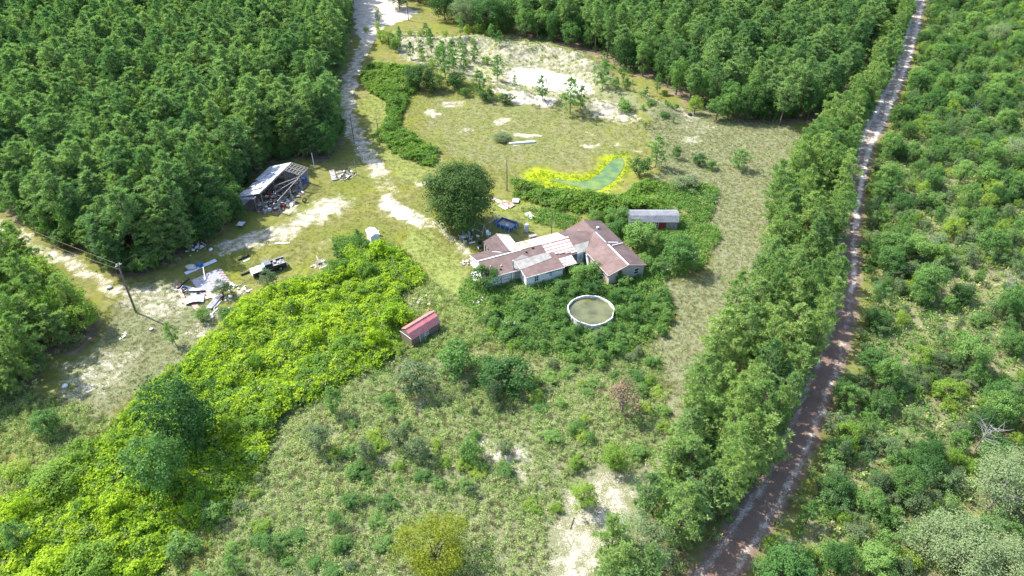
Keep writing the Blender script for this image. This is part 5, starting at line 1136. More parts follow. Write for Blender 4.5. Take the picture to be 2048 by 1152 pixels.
# ------------------------------------------------------------------ pickup truck
def truck():
    a = math.atan2(90.41 - 93.25, -42.93 + 38.36)
    t = thing('pickup_truck', 'old dark pickup truck with a white hood and junk in its open bed', 'truck', (-40.6, 91.85, hz1(-40.6, 91.85)), a)
    blk = worn('dark_truck_paint', (.012, .012, .018), (.03, .03, .04), 3, .3, .5, bump=-1); wht = worn('white_hood_paint', (.78, .76, .72), (.70, .68, .64), 2, .35, .5, bump=-1)
    grey = worn('sunbleached_truck_roof', (.10, .10, .11), (.17, .17, .18), 3, .5)
    # x forward, body 5.6 long
    lower = MB().prism([(-2.8, .45), (-2.25, .42), (-2.1, .75), (-1.85, .92), (-1.55, .92), (-1.3, .75), (-1.15, .42), (1.25, .42), (1.4, .75), (1.65, .92), (1.95, .92), (2.2, .75), (2.35, .42), (2.75, .45), (2.8, .62), (2.8, .98), (-2.8, .98)], -.93, .93)
    part(lower, 'body', blk, t, None)
    bed = MB()
    for s_ in (-1, 1): bed.box(-2.8, -.62, s_ * .93 - (.1 if s_ > 0 else 0), s_ * .93 + (.1 if s_ < 0 else 0), .98, 1.3)
    bed.box(-2.8, -2.72, -.83, .83, .98, 1.3); bed.box(-.7, -.62, -.83, .83, .98, 1.32); o = part(bed, 'bed', blk, t)
    part(MB().box(-2.7, -.72, -.82, .82, .97, 1.0), 'bed_floor', M['greywood'], o)
    for s_ in (-.93, .93): part(MB().bar((-2.8, s_ * .97, 1.315), (-.62, s_ * .97, 1.315), .1, .03), 'bed_rail', M['steel'], o)
    hood = MB().add([(1.1, -.86, 1.12), (1.1, .86, 1.12), (2.72, .82, 1.02), (2.72, -.82, 1.02), (1.1, -.92, .98), (1.1, .92, .98), (2.8, .9, .98), (2.8, -.9, .98)], [(0, 3, 2, 1), (0, 1, 5, 4), (1, 2, 6, 5), (2, 3, 7, 6), (3, 0, 4, 7)])
    part(hood, 'hood', wht, t, 'white hood'); part(MB().box(2.8, 2.84, -.85, .85, .55, .97), 'front_panel', wht, t)
    cab = MB().add([(-.6, -.9, .98), (1.1, -.9, .98), (1.1, .9, .98), (-.6, .9, .98), (-.42, -.74, 1.74), (.5, -.74, 1.74), (.5, .74, 1.74), (-.42, .74, 1.74)], [(0, 1, 5, 4), (1, 2, 6, 5), (2, 3, 7, 6), (3, 0, 4, 7)])
    c = part(cab, 'cab', blk, t)
    part(MB().slab([(-.44, -.75, 1.79), (.52, -.75, 1.79), (.52, .75, 1.79), (-.44, .75, 1.79)], .06), 'cab_roof', grey, c)
    part(MB().add([(1.06, -.78, 1.06), (1.06, .78, 1.06), (.56, .68, 1.69), (.56, -.68, 1.69)], [(0, 1, 2, 3)]), 'windscreen', M['bluegrey'], c)
    part(MB().add([(-.59, -.76, 1.1), (-.59, .76, 1.1), (-.46, .66, 1.68), (-.46, -.66, 1.68)], [(3, 2, 1, 0)]), 'rear_window', M['glass'], c)
    for s_ in (-1, 1):
        for x0, x1 in ((-.42, .1), (.17, .78)):
            part(MB().add([(x0, s_ * .893, 1.08), (x1, s_ * .893, 1.08), (x1 - .22 if x1 > .5 else x1, s_ * .775, 1.66), (x0 + .08, s_ * .775, 1.66)], [(0, 1, 2, 3)]), 'side_window', M['glass'], c)
        part(MB().bar((-.5, s_ * .94, .8), (1.2, s_ * .94, .8), .03, .06), 'trim_strip', M['steel'], t)
        for x_ in (-1.7, 1.8):
            w_ = MB().tube([(x_, s_ * .72, .36), (x_, s_ * .95, .36)], .36, 14); wo = part(w_, 'wheel', M['black'], t)
            part(MB().tube([(x_, s_ * .93, .36), (x_, s_ * .965, .36)], .2, 10), 'hubcap', M['steel'], wo)
        part(MB().box(2.83, 2.87, s_ * .66 - .14, s_ * .66 + .14, .68, .86), 'headlight', M['bluegrey'], t)
    part(MB().box(2.82, 2.94, -.9, .9, .42, .56), 'bumper', M['steel'], t); part(MB().box(-2.92, -2.8, -.9, .9, .45, .58), 'bumper', M['steel'], t)
    ca, sa = math.cos(a), math.sin(a)
    for i, (x_, y_, s_, m_, nm, lb) in enumerate([(-1.5, .2, .3, 'white', 'bucket', 'white plastic bucket lying in the truck bed'), (-2.2, -.3, .24, 'white', 'jug', 'white jug at the tailgate end of the truck bed'), (-1.2, -.4, .34, 'greywood', 'crate', 'grey wooden crate in the truck bed near the cab'), (-2.1, .45, .26, 'tin_rust', 'scrap_can', 'rusty can in the corner of the truck bed')]):
        b = MB().tube([(0, 0, 0), (s_ * .7, s_ * .4, s_ * 1.1)], [s_ * .5, s_ * .6], 8) if nm != 'crate' else MB().box(-s_, s_, -s_ * .7, s_ * .7, 0, s_ * .9)
        q = b.obj(nm, M[m_]); q.location = (-40.6 + ca * x_ - sa * y_, 91.85 + sa * x_ + ca * y_, 1.0 + hz1(-40.6, 91.85)); q.rotation_euler.z = i; tag(q, lb, 'junk')
truck()
# ------------------------------------------------------------------ pools
px_, py_, pr_ = 12.06, 80.06, 3.5
rp = thing('round_pool', 'round above-ground pool with a white wall and murky green water', 'pool', (px_, py_, 0))
M['poolwater'] = water_mat('murky_pool_water', (.050, .052, .014), (.105, .105, .034), .05, .45, .8)
n_ = 44
def ringwall(r0, r1, z0, z1):
    b = MB(); v = []; f = []
    for k in range(n_):
        t = 6.28318 * k / n_; w_ = 1 + .014 * math.sin(3 * t) + .010 * math.sin(7 * t) + .012 * math.sin(11 * t + 1)
        for r_, z_ in ((r0, z0), (r0, z1), (r1, z1), (r1, z0)): v.append((math.cos(t) * r_ * w_, math.sin(t) * r_ * w_, z_ + (.04 * math.sin(5 * t) if z_ == z1 and z1 > 1 else 0)))
    for k in range(n_):
        a, b2 = k * 4, ((k + 1) % n_) * 4
        for j in range(4): f.append((a + j, b2 + j, b2 + (j + 1) % 4, a + (j + 1) % 4))
    return b.add(v, f)
stain = worn('stained_pool_wall', (.74, .74, .74), (.40, .39, .34), 1.2, .5, .3, lo=.42, hi=.66)
wl = part(ringwall(3.5, 3.42, -.1, 1.22), 'wall', stain, rp); part(ringwall(3.55, 3.41, 1.235, 1.27), 'rim', stain, rp)
part(MB().add([(math.cos(6.283 * k / n_) * 3.43, math.sin(6.283 * k / n_) * 3.36, .86) for k in range(n_)], [tuple(range(n_))]), 'water', M['poolwater'], rp)
for k in range(12):
    t = 6.283 * k / 12; part(MB().box(3.52, 3.62, -.09, .09, 0, 1.22), 'upright', M['trim'], wl).rotation_euler.z = t
bp = thing('frame_pool', 'rectangular blue frame pool half full of dark water on the lawn', 'pool', (-1.0, 105.5, hz1(-1, 105.5)), math.atan2(105.6 - 107.31, .82 + 1.84))
M['blue'] = worn('blue_vinyl', (.03, .10, .30), (.05, .14, .36), 2, .4, .4); M['darkwater'] = water_mat('dark_pool_water', (.07, .065, .06), (.10, .09, .085), .25)
b = MB(); hx, hy = 1.75, 1.15
for x0, x1, y0, y1 in ((-hx, hx, -hy, -hy + .07), (-hx, hx, hy - .07, hy), (-hx, -hx + .07, -hy + .07, hy - .07), (hx - .07, hx, -hy + .07, hy - .07)): b.box(x0, x1, y0, y1, 0, .66)
part(b, 'wall', M['blue'], bp); part(MB().box(-hx + .07, hx - .07, -hy + .07, hy - .07, .2, .42), 'water', M['darkwater'], bp)
b = MB()
for p_, q_ in (((-hx, -hy), (hx, -hy)), ((hx, -hy), (hx, hy)), ((hx, hy), (-hx, hy)), ((-hx, hy), (-hx, -hy))): b.tube([(*p_, .68), (*q_, .68)], .06, 8)
part(b, 'top_rail', M['blue'], bp)
for x_, y_ in [(x, s_ * hy) for x in (-1.4, -.5, .5, 1.4) for s_ in (-1, 1)] + [(s_ * hx, y) for y in (-.5, .5) for s_ in (-1, 1)]:
    ox, oy = (0, math.copysign(.28, y_)) if abs(y_) == hy else (math.copysign(.28, x_), 0)
    part(MB().tube([(x_ + ox, y_ + oy, 0), (x_ + ox * .1, y_ + oy * .1, .66)], .03, 6), 'leg', M['white'], bp)
ld = MB()
for s_ in (-.2, .2): ld.tube([(s_, -.25, 0), (s_, .05, 1.1)], .03, 6)
for z_ in (.25, .5, .75): ld.box(-.2, .2, -.25 + z_ * .27, -.1 + z_ * .27, z_, z_ + .05)
q = ld.obj('pool_ladder', M['white']); tag(q, 'short white ladder leaning on the blue frame pool', 'ladder'); p = G(1014, 456); q.location = (p.x, p.y, hz1(p.x, p.y))
# ------------------------------------------------------------------ poles and lines
def pole(px, py, h, r_, label, arms=0, rz=0.0, mat='polewood', lean=(0, 0)):
    p = G(px, py); z = hz1(p.x, p.y)
    t = thing('utility_pole', label, 'pole', (p.x, p.y, z), rz)
    s = part(MB().tube([(0, 0, -.5), (lean[0] * .5, lean[1] * .5, h * .5), (lean[0], lean[1], h)], [r_, r_ * .85, r_ * .65], 8), 'shaft', M[mat], t)
    if arms:
        part(MB().box(lean[0] - arms, lean[0] + arms, lean[1] - .05, lean[1] + .05, h - .5, h - .38), 'crossarm', M['greywood'], t)
        for x_ in (-arms * .85, arms * .85, 0): part(MB().tube([(x_ + lean[0], lean[1], h - .38 + (.38 if x_ == 0 else 0)), (x_ + lean[0], lean[1], h - .2 + (.38 if x_ == 0 else 0))], .06, 6), 'insulator', M['white'], t)
    return Vector((p.x + lean[0], p.y + lean[1], z + h))
T1 = pole(272, 625, 9.4, .17, 'leaning wooden utility pole on the sandy strip, carrying two lines', .0, 0, 'polewood', (.55, -.1))
T2 = pole(709, 288, 6.5, .11, 'thin dark pole at the left side of the lane by the plantation')
T3 = pole(760, 292, 6.2, .11, 'thin dark pole at the right side of the lane by the vine bank')
T4 = pole(1014, 381, 6.8, .11, 'lone wooden pole between the grass field and the pond vines')
T5 = pole(817, 41, 9.0, .14, 'wooden utility pole at the top beside the white sand')
T6 = pole(1103, 466, 4.6, .09, 'short wooden pole behind the rusty tin roof')
T7 = pole(629, 336, 3.4, .09, 'white pole standing behind the collapsing barn', 0, 0, 'white')
T8 = pole(713, 350, 3.6, .07, 'weathered yellowish post by the small scrap heap', 0, 0, 'greywood')
T9 = pole(723, 322, 3.2, .08, 'short post with a crossbar beside the lane shade', .45, .2, 'steel')
fit = MB().box(-.5, .5, -.05, .05, 0, .1).tube([(-.25, 0, .1), (-.25, 0, .32)], .08, 6).tube([(.25, 0, .1), (.25, 0, .32)], .08, 6)
q = fit.obj('pole_fitting', M['steel']); q.location = T1 + Vector((0, 0, -.35)); q.rotation_euler.z = 1.0; tag(q, 'metal bracket with insulators at the top of the leaning pole', 'bracket')
def wire(a, b_, sag, label, r_=.022, mat='steel'):
    a, b_ = Vector(a), Vector(b_)
    pts = [a.lerp(b_, i / 20) - Vector((0, 0, sag * 4 * (i / 20) * (1 - i / 20))) for i in range(21)]
    q = MB().tube(pts, r_, 5).obj('power_line', M[mat]); tag(q, label, 'power line')
M['cable'] = worn('black_cable', (.05, .05, .05), (.09, .085, .08), 2)
M['redcable'] = worn('reddish_cable', (.20, .12, .11), (.30, .20, .18), 2)
e1, e2 = G(-160, 362, 9.0), G(-160, 385, 8.2)
wire(T1 + Vector((0, 0, -.1)), e1, .6, 'upper reddish line from the leaning pole to the left edge', .022, 'redcable'); wire(T1 + Vector((0, 0, -1.1)), e2, .6, 'lower reddish line from the leaning pole to the left edge', .022, 'redcable')
wire(T1 + Vector((0, 0, -.1)), T2, 1.0, 'upper line from the leaning pole over the barn to the lane', .013, 'cable'); wire(T1 + Vector((0, 0, -1.1)), T2 - Vector((0, 0, .8)), 1.0, 'lower line from the leaning pole over the barn to the lane', .013, 'cable')
wire(T2, T3, .3, 'line crossing the lane between the two thin poles', .018, 'cable'); wire(T3, T4, .8, 'line from the lane pole across the grass field', .018, 'cable'); wire(T4, T6, .5, 'line from the lone pole to the short pole behind the house', .018, 'cable')
# ------------------------------------------------------------------ scrap metal, boards, litter
def tin(px0, py0, px1, py1, W, label, mat='tin_scrap', z=.06, tilt=0.0, bend=0.0, name='metal_sheet', cat='metal sheet', ribs=None, group=None):
    """corrugated sheet lying along the line between two survey points"""
    a, b_ = G(px0, py0, z), G(px1, py1, z); d = b_ - a; L = d.length; e = Vector((-d.y, d.x, 0)).normalized()
    zz = hz1((a.x + b_.x) / 2, (a.y + b_.y) / 2)
    o = MB().corr(Vector((0, 0, 0)) - e * W / 2, d + Vector((0, 0, tilt)), e + Vector((0, 0, .03)), L, W, ribs or max(2, round(W / .22)), .03, 0, bend).obj(name, M[mat])
    o.location = (a.x, a.y, zz + z); tag(o, label, cat, group); return o
def board(px0, py0, px1, py1, w_, h_, label, mat='greywood', z=.06, name='board', cat='board', group=None, dz=0.0):
    a, b_ = G(px0, py0), G(px1, py1); zz = hz1((a.x + b_.x) / 2, (a.y + b_.y) / 2)
    o = MB().bar((0, 0, 0), (b_.x - a.x, b_.y - a.y, dz), w_, h_).obj(name, M[mat]); o.location = (a.x, a.y, zz + z); tag(o, label, cat, group); return o
tin(370, 547, 432, 520, .9, 'long single white sheet lying apart above the scrap heap', 'tin_barn', .1)
HEAP = 'roofing sheets of the scrap heap'
for i in range(6):
    tin(384 + i * 3.5, 563 + i * 5, 442 + i * 3.6, 537 + i * 5, .95, 'grey ribbed roofing sheet in the overlapping row on the scrap heap', 'tin_scrap', .12 + .03 * (i % 2), 0, 0, group=HEAP)
tin(352, 573, 396, 585, 1.5, 'bright white sheet at the left end of the scrap heap', 'tin_barn', .08)
tin(372, 602, 408, 597, 1.7, 'bent white sheet below the black beam of the scrap heap', 'tin_barn', .25, 0, .35)
tin(410, 582, 440, 600, .8, 'rust striped sheet sticking out right of the scrap heap', 'tin_rust', .2)
tin(408, 596, 432, 588, .9, 'rust red sheet between the ribbed row and the grey sheet', 'tin_rust', .14)
tin(417, 616, 442, 587, 1.0, 'straight grey sheet slanting below the scrap heap', 'tin_scrap', .3)
tin(428, 613, 440, 600, .7, 'short white sheet under the straight grey sheet', 'tin_barn', .1)
tin(386, 605, 398, 620, .8, 'white and rust sheet pointing down from the scrap heap', 'tin_rust', .12)
tin(353, 566, 372, 606, .5, 'long rusty strip along the left end of the scrap heap', 'tin_rust', .3)
board(365, 587, 412, 585, .22, .22, 'black beam lying across the scrap heap', 'black', .35)
board(356, 581, 380, 561, .25, .2, 'bent dark beam on the upper left of the scrap heap', 'black', .45)
board(411, 562, 410, 545, .12, .12, 'pale upright stick on the ribbed row of the scrap heap', 'trim', .3, dz=.9)
def tyre(px, py, label, r_=.36, z=.14, flat=True):
    p = G(px, py); v = []; f = []; b = MB()
    for i in range(16):
        for j in range(6):
            t, s_ = 6.283 * i / 16, 6.283 * j / 6; rr = r_ + .12 * math.cos(s_); v.append((math.cos(t) * rr, math.sin(t) * rr, .12 * math.sin(s_)))
    for i in range(16):
        for j in range(6): f.append((i * 6 + j, ((i + 1) % 16) * 6 + j, ((i + 1) % 16) * 6 + (j + 1) % 6, i * 6 + (j + 1) % 6))
    o = b.add(v, f).obj('tyre', M['black'], None, True); o.location = (p.x, p.y, hz1(p.x, p.y) + z + (0 if flat else r_)); tag(o, label, 'tyre')
    if not flat: o.rotation_euler = (1.5, 0, .6)
    return o
tyre(370, 580, 'black tyre lying on the white sheet of the scrap heap', .36, .35)
tyre(610, 405, 'black tyre standing on the grass right of the barn', .36, .1, False); tyre(594, 407, 'black tyre lying at the barn floor edge', .34)
def drum(px, py, label, mat='blue', r_=.3, h=.9, lying=False, name='drum', cat='barrel'):
    p = G(px, py); b = MB().tube([(0, 0, 0), (0, 0, h * .05), (0, 0, h * .33), (0, 0, h * .36), (0, 0, h * .66), (0, 0, h * .69), (0, 0, h * .95), (0, 0, h)], [r_ * .93, r_, r_, r_ * 1.05, r_, r_ * 1.05, r_, r_ * .93], 14)
    t = thing(name, label, cat, (p.x, p.y, hz1(p.x, p.y) + (r_ if lying else .05))); o = part(b, 'body', M[mat], t); part(MB().tube([(0, 0, h), (0, 0, h + .02)], r_ * .8, 12), 'lid', M['steel'] if mat != 'blue' else M['blue'], t)
    if lying: t.rotation_euler = (1.57, 0, .9)
    return t
drum(398, 531, 'blue plastic drum lying above the long white sheet', 'blue', .38, .9, True)
drum(609, 365, 'tall blue drum under the barn lattice', 'blue', .38, 1.1); drum(599, 377, 'small blue drum at the barn post', 'blue', .28, .6)
def heap(name, px, py, r_, n, label, mats, s0, s1, hgt=.5, seed=1):
    """a jumble of scraps nobody could count"""
    rr = random.Random(seed); p = G(px, py); b = MB()
    for i in range(n):
        a, q = rr.random() * 6.283, r_ * rr.random() ** .6; x_, y_ = math.cos(a) * q, math.sin(a) * q; s_ = rr.uniform(s0, s1); z_ = rr.random() * hgt * (1 - q / r_)
        k = rr.randrange(len(mats)); t = rr.random() * 3.1
        if rr.random() < .45: b.bar((x_, y_, z_), (x_ + math.cos(t) * s_ * 3, y_ + math.sin(t) * s_ * 3, z_ + rr.uniform(-.1, .5) * s_ + .05), s_ * .35, s_ * .2, k)
        else:
            u, v = Vector((math.cos(t), math.sin(t), rr.uniform(-.3, .3))), Vector((-math.sin(t), math.cos(t), rr.uniform(-.3, .3))); c = Vector((x_, y_, z_ + s_ * .3))
            w_ = u.cross(v); sx, sy, sz = s_ * rr.uniform(.4, 1), s_ * rr.uniform(.3, .8), s_ * rr.uniform(.15, .6)
            vv = [c + u * i_ * sx + v * j_ * sy + w_ * k_ * sz for k_ in (-1, 1) for j_ in (-1, 1) for i_ in (-1, 1)]
            b.add(vv, [(0, 2, 3, 1), (4, 5, 7, 6), (0, 1, 5, 4), (1, 3, 7, 5), (3, 2, 6, 7), (2, 0, 4, 6)], k)
    o = b.obj(name, [M[m_] for m_ in mats]); o.location = (p.x, p.y, hz1(p.x, p.y)); tag(o, label, None, None, 'stuff'); return o
M['redcloth'] = worn('red_cloth', (.30, .03, .03), (.42, .06, .05), 3); M['brownjunk'] = worn('brown_junk', (.14, .10, .07), (.24, .18, .13), 3); M['pinkjunk'] = worn('faded_cloth', (.45, .30, .26), (.55, .42, .36), 3)
M['junkblue'] = M['blue']; M['tank'] = worn('grey_tank', (.38, .40, .43), (.48, .50, .52), 2, .5)
drum(1053, 463, 'grey water heater tank standing on the lawn behind the house', 'tank', .4, 1.55, name='water_heater', cat='tank')
JM = ['white', 'greywood', 'black', 'brownjunk', 'steel', 'pinkjunk', 'redcloth', 'polewood', 'black', 'brownjunk', 'black', 'polewood', 'brownjunk', 'greywood', 'tank']
for i, (px, py, r_, n) in enumerate([(545, 395, 2.4, 90), (575, 372, 2.2, 80), (560, 412, 2.2, 90), (530, 415, 2.0, 70), (590, 390, 1.6, 50), (595, 355, 1.6, 50)]):
    heap('barn_junk', px, py, r_, n, ['jumbled junk in the middle of the barn', 'junk heaped under the rear of the barn', 'litter spilling out along the open side of the barn', 'rubbish under the front of the barn roof', 'junk among the right barn posts', 'junk under the bare lattice of the barn'][i], JM, .12, .5, .9, i + 3)
heap('scrap_pile', 690, 352, 2.4, 70, 'tangled pipes and scrap beside the lane shade', ['steel', 'white', 'greywood', 'pinkjunk', 'black'], .12, .42, .8, 21)
tin(663, 340, 669, 360, 1.0, 'grey flat panel lying left of the tangled scrap pile', 'tin_scrap', .1)
heap('trash_heap', 958, 603, 1.3, 26, 'white and dark trash in the weeds left of the front addition', ['white', 'black', 'greywood'], .12, .4, .5, 31)
heap('brick_rubble', 938, 527, 1.3, 36, 'orange and pale rubble at the left end of the house', ['pinkjunk', 'trim', 'tin_rust'], .1, .3, .4, 33)
heap('litter_patch', 1420, 398, 2.2, 16, 'grey boards and rubbish in the dry field', ['greywood', 'concrete', 'steel'], .2, .5, .3, 35)
heap('roadside_rubbish', 392, 500, 2.0, 20, 'branches and rubbish at the plantation edge', ['greywood', 'deadwood', 'white'], .15, .45, .4, 37)
heap('white_litter', 470, 582, 2.6, 26, 'scraps of white plastic in the grass by the truck', ['white', 'trim', 'concrete'], .12, .38, .12, 39)
heap('white_litter', 432, 625, 1.6, 9, 'white scraps below the straight grey sheet', ['white', 'trim'], .2, .5, .15, 41)
heap('yard_rubbish', 635, 530, 1.6, 18, 'broken pale boards at the upper edge of the vines', ['greywood', 'trim', 'concrete'], .15, .5, .15, 43)
heap('white_litter', 840, 605, 1.6, 12, 'white rubbish in the grass above the red roofed shed', ['white', 'pinkjunk', 'concrete'], .12, .35, .2, 45)
heap('white_litter', 248, 672, .9, 6, 'small white bags in the shade beyond the utility pole', ['white'], .12, .28, .2, 47)
for i, (px, py, s_, lb) in enumerate([(219, 576, .5, 'white bag on the sand left of the utility pole'), (302, 659, .38, 'white bag in the grass below the utility pole'), (15, 463, .5, 'white bag on the bare strip at the left edge'), (422, 500, .4, 'white rag at the plantation edge above the scrap heap'), (131, 772, .4, 'pale bag on the shaded ground at the left')]):
    p = G(px, py); q = MB().tube([(0, 0, 0), (.05, 0, s_ * .4), (0, .1, s_ * .75)], [s_ * .8, s_, s_ * .3], 8).obj('trash_bag', M['white'], None, True); q.location = (p.x, p.y, hz1(p.x, p.y)); q.rotation_euler.z = i; tag(q, lb, 'bag')
p = G(383, 538); q = MB().tube([(0, 0, 0), (0, .2, .5), (.2, .1, .9)], [.8, .9, .3], 7).obj('tarp_bundle', M['concrete'], None, True); q.location = (p.x, p.y, 0); q.scale = (1.1, .9, .8); tag(q, 'crumpled grey tarp bundle beside the blue drum', 'tarp')
p = G(1379, 231); q = MB().tube([(0, 0, 0), (.1, 0, .35), (.2, 0, .55)], [.55, .6, .2], 8).obj('black_bag', M['black'], None, True); q.location = (p.x, p.y, hz1(p.x, p.y)); tag(q, 'small black bag at the foot of the far yellow-green bush', 'bag')
board(476, 521, 498, 511, .3, .3, 'dark timber beam on the grass left of the truck', 'black', .15); board(487, 523, 499, 517, .3, .06, 'white board next to the dark timber beam', 'white', .05)
board(482, 551, 502, 543, .28, .28, 'dark timber beam in front of the truck hood', 'black', .15)
p0 = G(1018, 289); q = board(1018, 288, 1070, 284, .5, .35, 'long white pipe lying in the grass field', 'white', .15, 'pipe', 'pipe')
tin(985, 397, 1010, 408, .9, 'long white sheet behind the big oak', 'tin', .1); tin(1004, 403, 1026, 413, 1.5, 'white sheet with a rust spot behind the big oak', 'tin_rust', .14); tin(999, 410, 1014, 418, .8, 'short white sheet in front of the others behind the oak', 'tin_barn', .08)
tin(1025, 400, 1038, 401, 1.4, 'white rag of sheeting at the edge of the pond vines', 'tin_barn', .3)
tin(1054, 425, 1066, 436, 1.1, 'white rectangular panel lying alone on the lawn', 'white', .08, ribs=1)
board(1003, 650, 1050, 653, .9, .08, 'torn white sheeting lying in the weeds below the house', 'white', .45, 'plastic_sheet', 'sheeting')
board(550, 488, 580, 486, .4, .05, 'pale board on the grass between the barn and the truck', 'trim', .05)
tin(475, 446, 488, 447, 1.3, 'pale blue-white sheet in the bushes below the barn', 'tin_barn', .7)
q = tin(978, 447, 1000, 436, .5, 'narrow ramp of boards against the blue frame pool', 'greywood', .05, .8); q['category'] = 'ramp'
p = G(1387, 524); pw = thing('white_post', 'weathered white upright stump beside the taller green tree', 'post', (p.x, p.y, hz1(p.x, p.y)), .3)
part(MB().tube([(0, 0, -.2), (.05, 0, .7), (0, .03, 1.5), (.06, 0, 1.95), (.05, 0, 2.15)], [.36, .32, .30, .22, .1], 9), 'shaft', worn('peeling_white', (.66, .66, .72), (.30, .29, .31), 3, .7, .2, lo=.5, hi=.68), pw, None, True); part(MB().tube([(.1, 0, .25), (.9, -.5, .1)], [.16, .08], 6), 'root', M['greywood'], pw); part(MB().tube([(-.1, 0, .3), (-.7, .1, .6)], [.12, .05], 6), 'root', M['greywood'], pw)
p = G(1326, 536); dk = thing('wooden_deck', 'small grey plank deck in the weeds right of the brown house wing', 'deck', (p.x, p.y, .3), .5)
for i in range(8): part(MB().box(-1.5, 1.5, -1.3 + i * .33, -1.03 + i * .33, .1 + .02 * (i % 3), .15 + .02 * (i % 3)), 'plank', M['greywood'], dk)
for x_ in (-1.3, 1.3): part(MB().box(x_ - .06, x_ + .06, -1.2, 1.2, -.3, .1), 'joist', M['polewood'], dk)
# ------------------------------------------------------------------ things on the lawn
def chair(px, py, rz, label, mat='white', s_=1.0):
    p = G(px, py); t = thing('garden_chair', label, 'chair', (p.x, p.y, hz1(p.x, p.y)), rz); t.scale = (s_,) * 3
    part(MB().box(-.26, .26, -.26, .24, .4, .45), 'seat', M[mat], t)
    part(MB().add([(-.26, .22, .45), (.26, .22, .45), (.22, .36, .95), (-.22, .36, .95), (-.26, .27, .45), (.26, .27, .45), (.22, .41, .95), (-.22, .41, .95)], [(0, 1, 2, 3), (7, 6, 5, 4), (0, 4, 5, 1), (1, 5, 6, 2), (2, 6, 7, 3), (3, 7, 4, 0)]), 'backrest', M[mat], t)
    for x_ in (-.24, .24):
        part(MB().box(x_ - .04, x_ + .04, -.24, .3, .62, .66), 'armrest', M[mat], t)
        for y_ in (-.22, .22): part(MB().bar((x_ * 1.1, y_ * 1.15, 0), (x_, y_, .62), .05), 'leg', M[mat], t)
p = G(931, 479); tb = thing('patio_table', 'grey metal patio table on the bare ground left of the house', 'table', (p.x, p.y, 0), .6)
part(MB().box(-.75, .75, -.45, .45, .7, .74), 'tabletop', M['tank'], tb)
for x_, y_ in ((-.68, -.38), (.68, -.38), (-.68, .38), (.68, .38)): part(MB().bar((x_, y_, 0), (x_, y_, .7), .05), 'leg', M['tank'], tb)
for i, (px, py, rz, lb) in enumerate([(922, 478, 1.8, 'grey chair at the left side of the patio table'), (928, 472, .3, 'grey chair behind the patio table, far left corner'), (937, 473, -.4, 'grey chair behind the patio table, far right corner'), (941, 481, -1.6, 'grey chair at the right end of the patio table'), (930, 487, 3.1, 'grey chair at the near side of the patio table')]): chair(px, py, rz, lb, 'tank')
chair(977, 472, .6, 'white plastic chair on the lawn near the rear gable', 'white', 1.15); chair(956, 475, 2.4, 'white stool-like chair left of the rear gable', 'white', .8)
sw = thing('swing_frame', 'rusty metal frame of an old swing in the oak shade', 'frame', (*G(960, 466)[:2], 0), -.6)
for x_ in (-1.0, 1.0):
    part(MB().tube([(x_, -.8, 0), (x_, 0, 2.1)], .05, 6), 'leg', M['tank'], sw); part(MB().tube([(x_, .8, 0), (x_, 0, 2.1)], .05, 6), 'leg', M['tank'], sw)
part(MB().tube([(-1.1, 0, 2.1), (1.1, 0, 2.1)], .05, 6), 'top_bar', M['tank'], sw); part(MB().tube([(-1, -.5, .8), (1, -.5, .8)], .04, 6), 'cross_bar', M['tank'], sw)
board(938, 487, 950, 484, .3, .08, 'white plank on the ground between patio table and house', 'white', .1); board(946, 463, 944, 458, .3, .5, 'pale box in the oak shade by the swing frame', 'trim', .2, 'box', 'box')
p = G(960, 487); q = MB().box(-.3, .3, -.3, .3, 0, .55).obj('black_bin', M['black']); q.location = (p.x, p.y, 0); tag(q, 'square black bin on the lawn left of the rear gable', 'bin')
p = G(963, 502); gr = thing('barbecue_grill', 'dark barrel grill beside the left rear corner of the house', 'grill', (p.x, p.y, 0), .5)
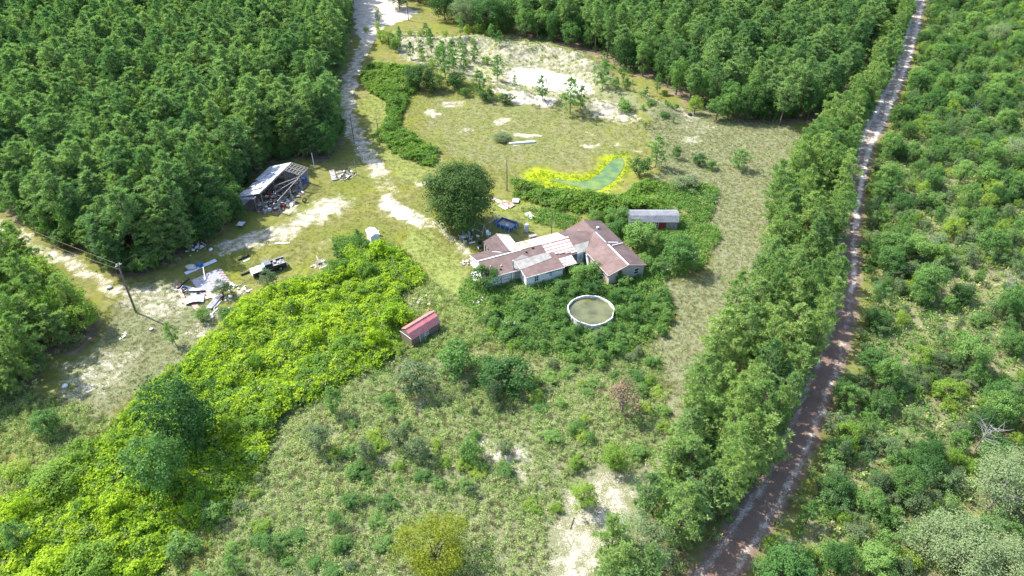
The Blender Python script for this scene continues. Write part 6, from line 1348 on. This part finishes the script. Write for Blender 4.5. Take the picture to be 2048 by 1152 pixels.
part(MB().tube([(-.6, 0, .85), (.6, 0, .85)], .35, 12), 'drum', M['black'], gr)
for x_ in (-.45, .45):
    for y_ in (-.25, .25): part(MB().bar((x_, y_, 0), (x_, y_ * .7, .7), .05), 'leg', M['black'], gr)
part(MB().tube([(-.64, 0, .85), (-.62, 0, .85)], .3, 10), 'end_cap', M['white'], gr)
p = G(1066, 478); q = MB().box(-.7, .7, -.35, .35, .3, .8).box(-.6, -.5, -.3, .3, 0, .3).box(.5, .6, -.3, .3, 0, .3).obj('old_bench', M['greywood']); q.location = (p.x, p.y, 0); q.rotation_euler.z = .4; tag(q, 'weathered wooden box bench behind the rusty tin roof', 'bench')
drum(757, 470, 'small white tank behind the white metal shed', 'white', .25, .9, name='gas_bottle', cat='tank')
# ladder and rolled sheet in the recess of the house
def uv(u, v, z=0): return Vector((0.074 + u * math.cos(R(24.5)) - v * math.sin(R(24.5)), 92.12 + u * math.sin(R(24.5)) + v * math.cos(R(24.5)), z))
l_ = MB()
for s_ in (-.22, .22): l_.bar(uv(11.55 + s_, -4.0, 0), uv(11.55 + s_, -3.52, 3.1), .06)
for i in range(8): l_.bar(uv(11.33, -3.95 + i * .055, .3 + i * .36), uv(11.77, -3.95 + i * .055, .3 + i * .36), .04)
q = l_.obj('ladder', M['greywood']); tag(q, 'wooden ladder leaning on the grey felt patch of the house roof', 'ladder')
q = MB().tube([uv(11.7, -5.2, .2), uv(11.95, -3.75, 2.1)], .24, 10).obj('rolled_sheet', M['white']); tag(q, 'thick white roll leaning in the recess beside the house door', 'roll')
q = MB().bar(uv(-6.9, -1.0, .5), uv(-6.6, .9, .9), 1.0, .06).obj('leaning_sheet', M['white']); tag(q, 'white panel propped at the left gable of the house', 'panel')
p = G(1145, 1048); q = MB().tube([(0, 0, .05), (.3, .9, .12), (.55, 1.5, .1)], [.06, .05, .03], 6).obj('fallen_branch', M['polewood']); q.location = (p.x - .3, p.y - .6, hz1(p.x, p.y)); tag(q, 'dark fallen stick on the pale sand patch', 'branch')
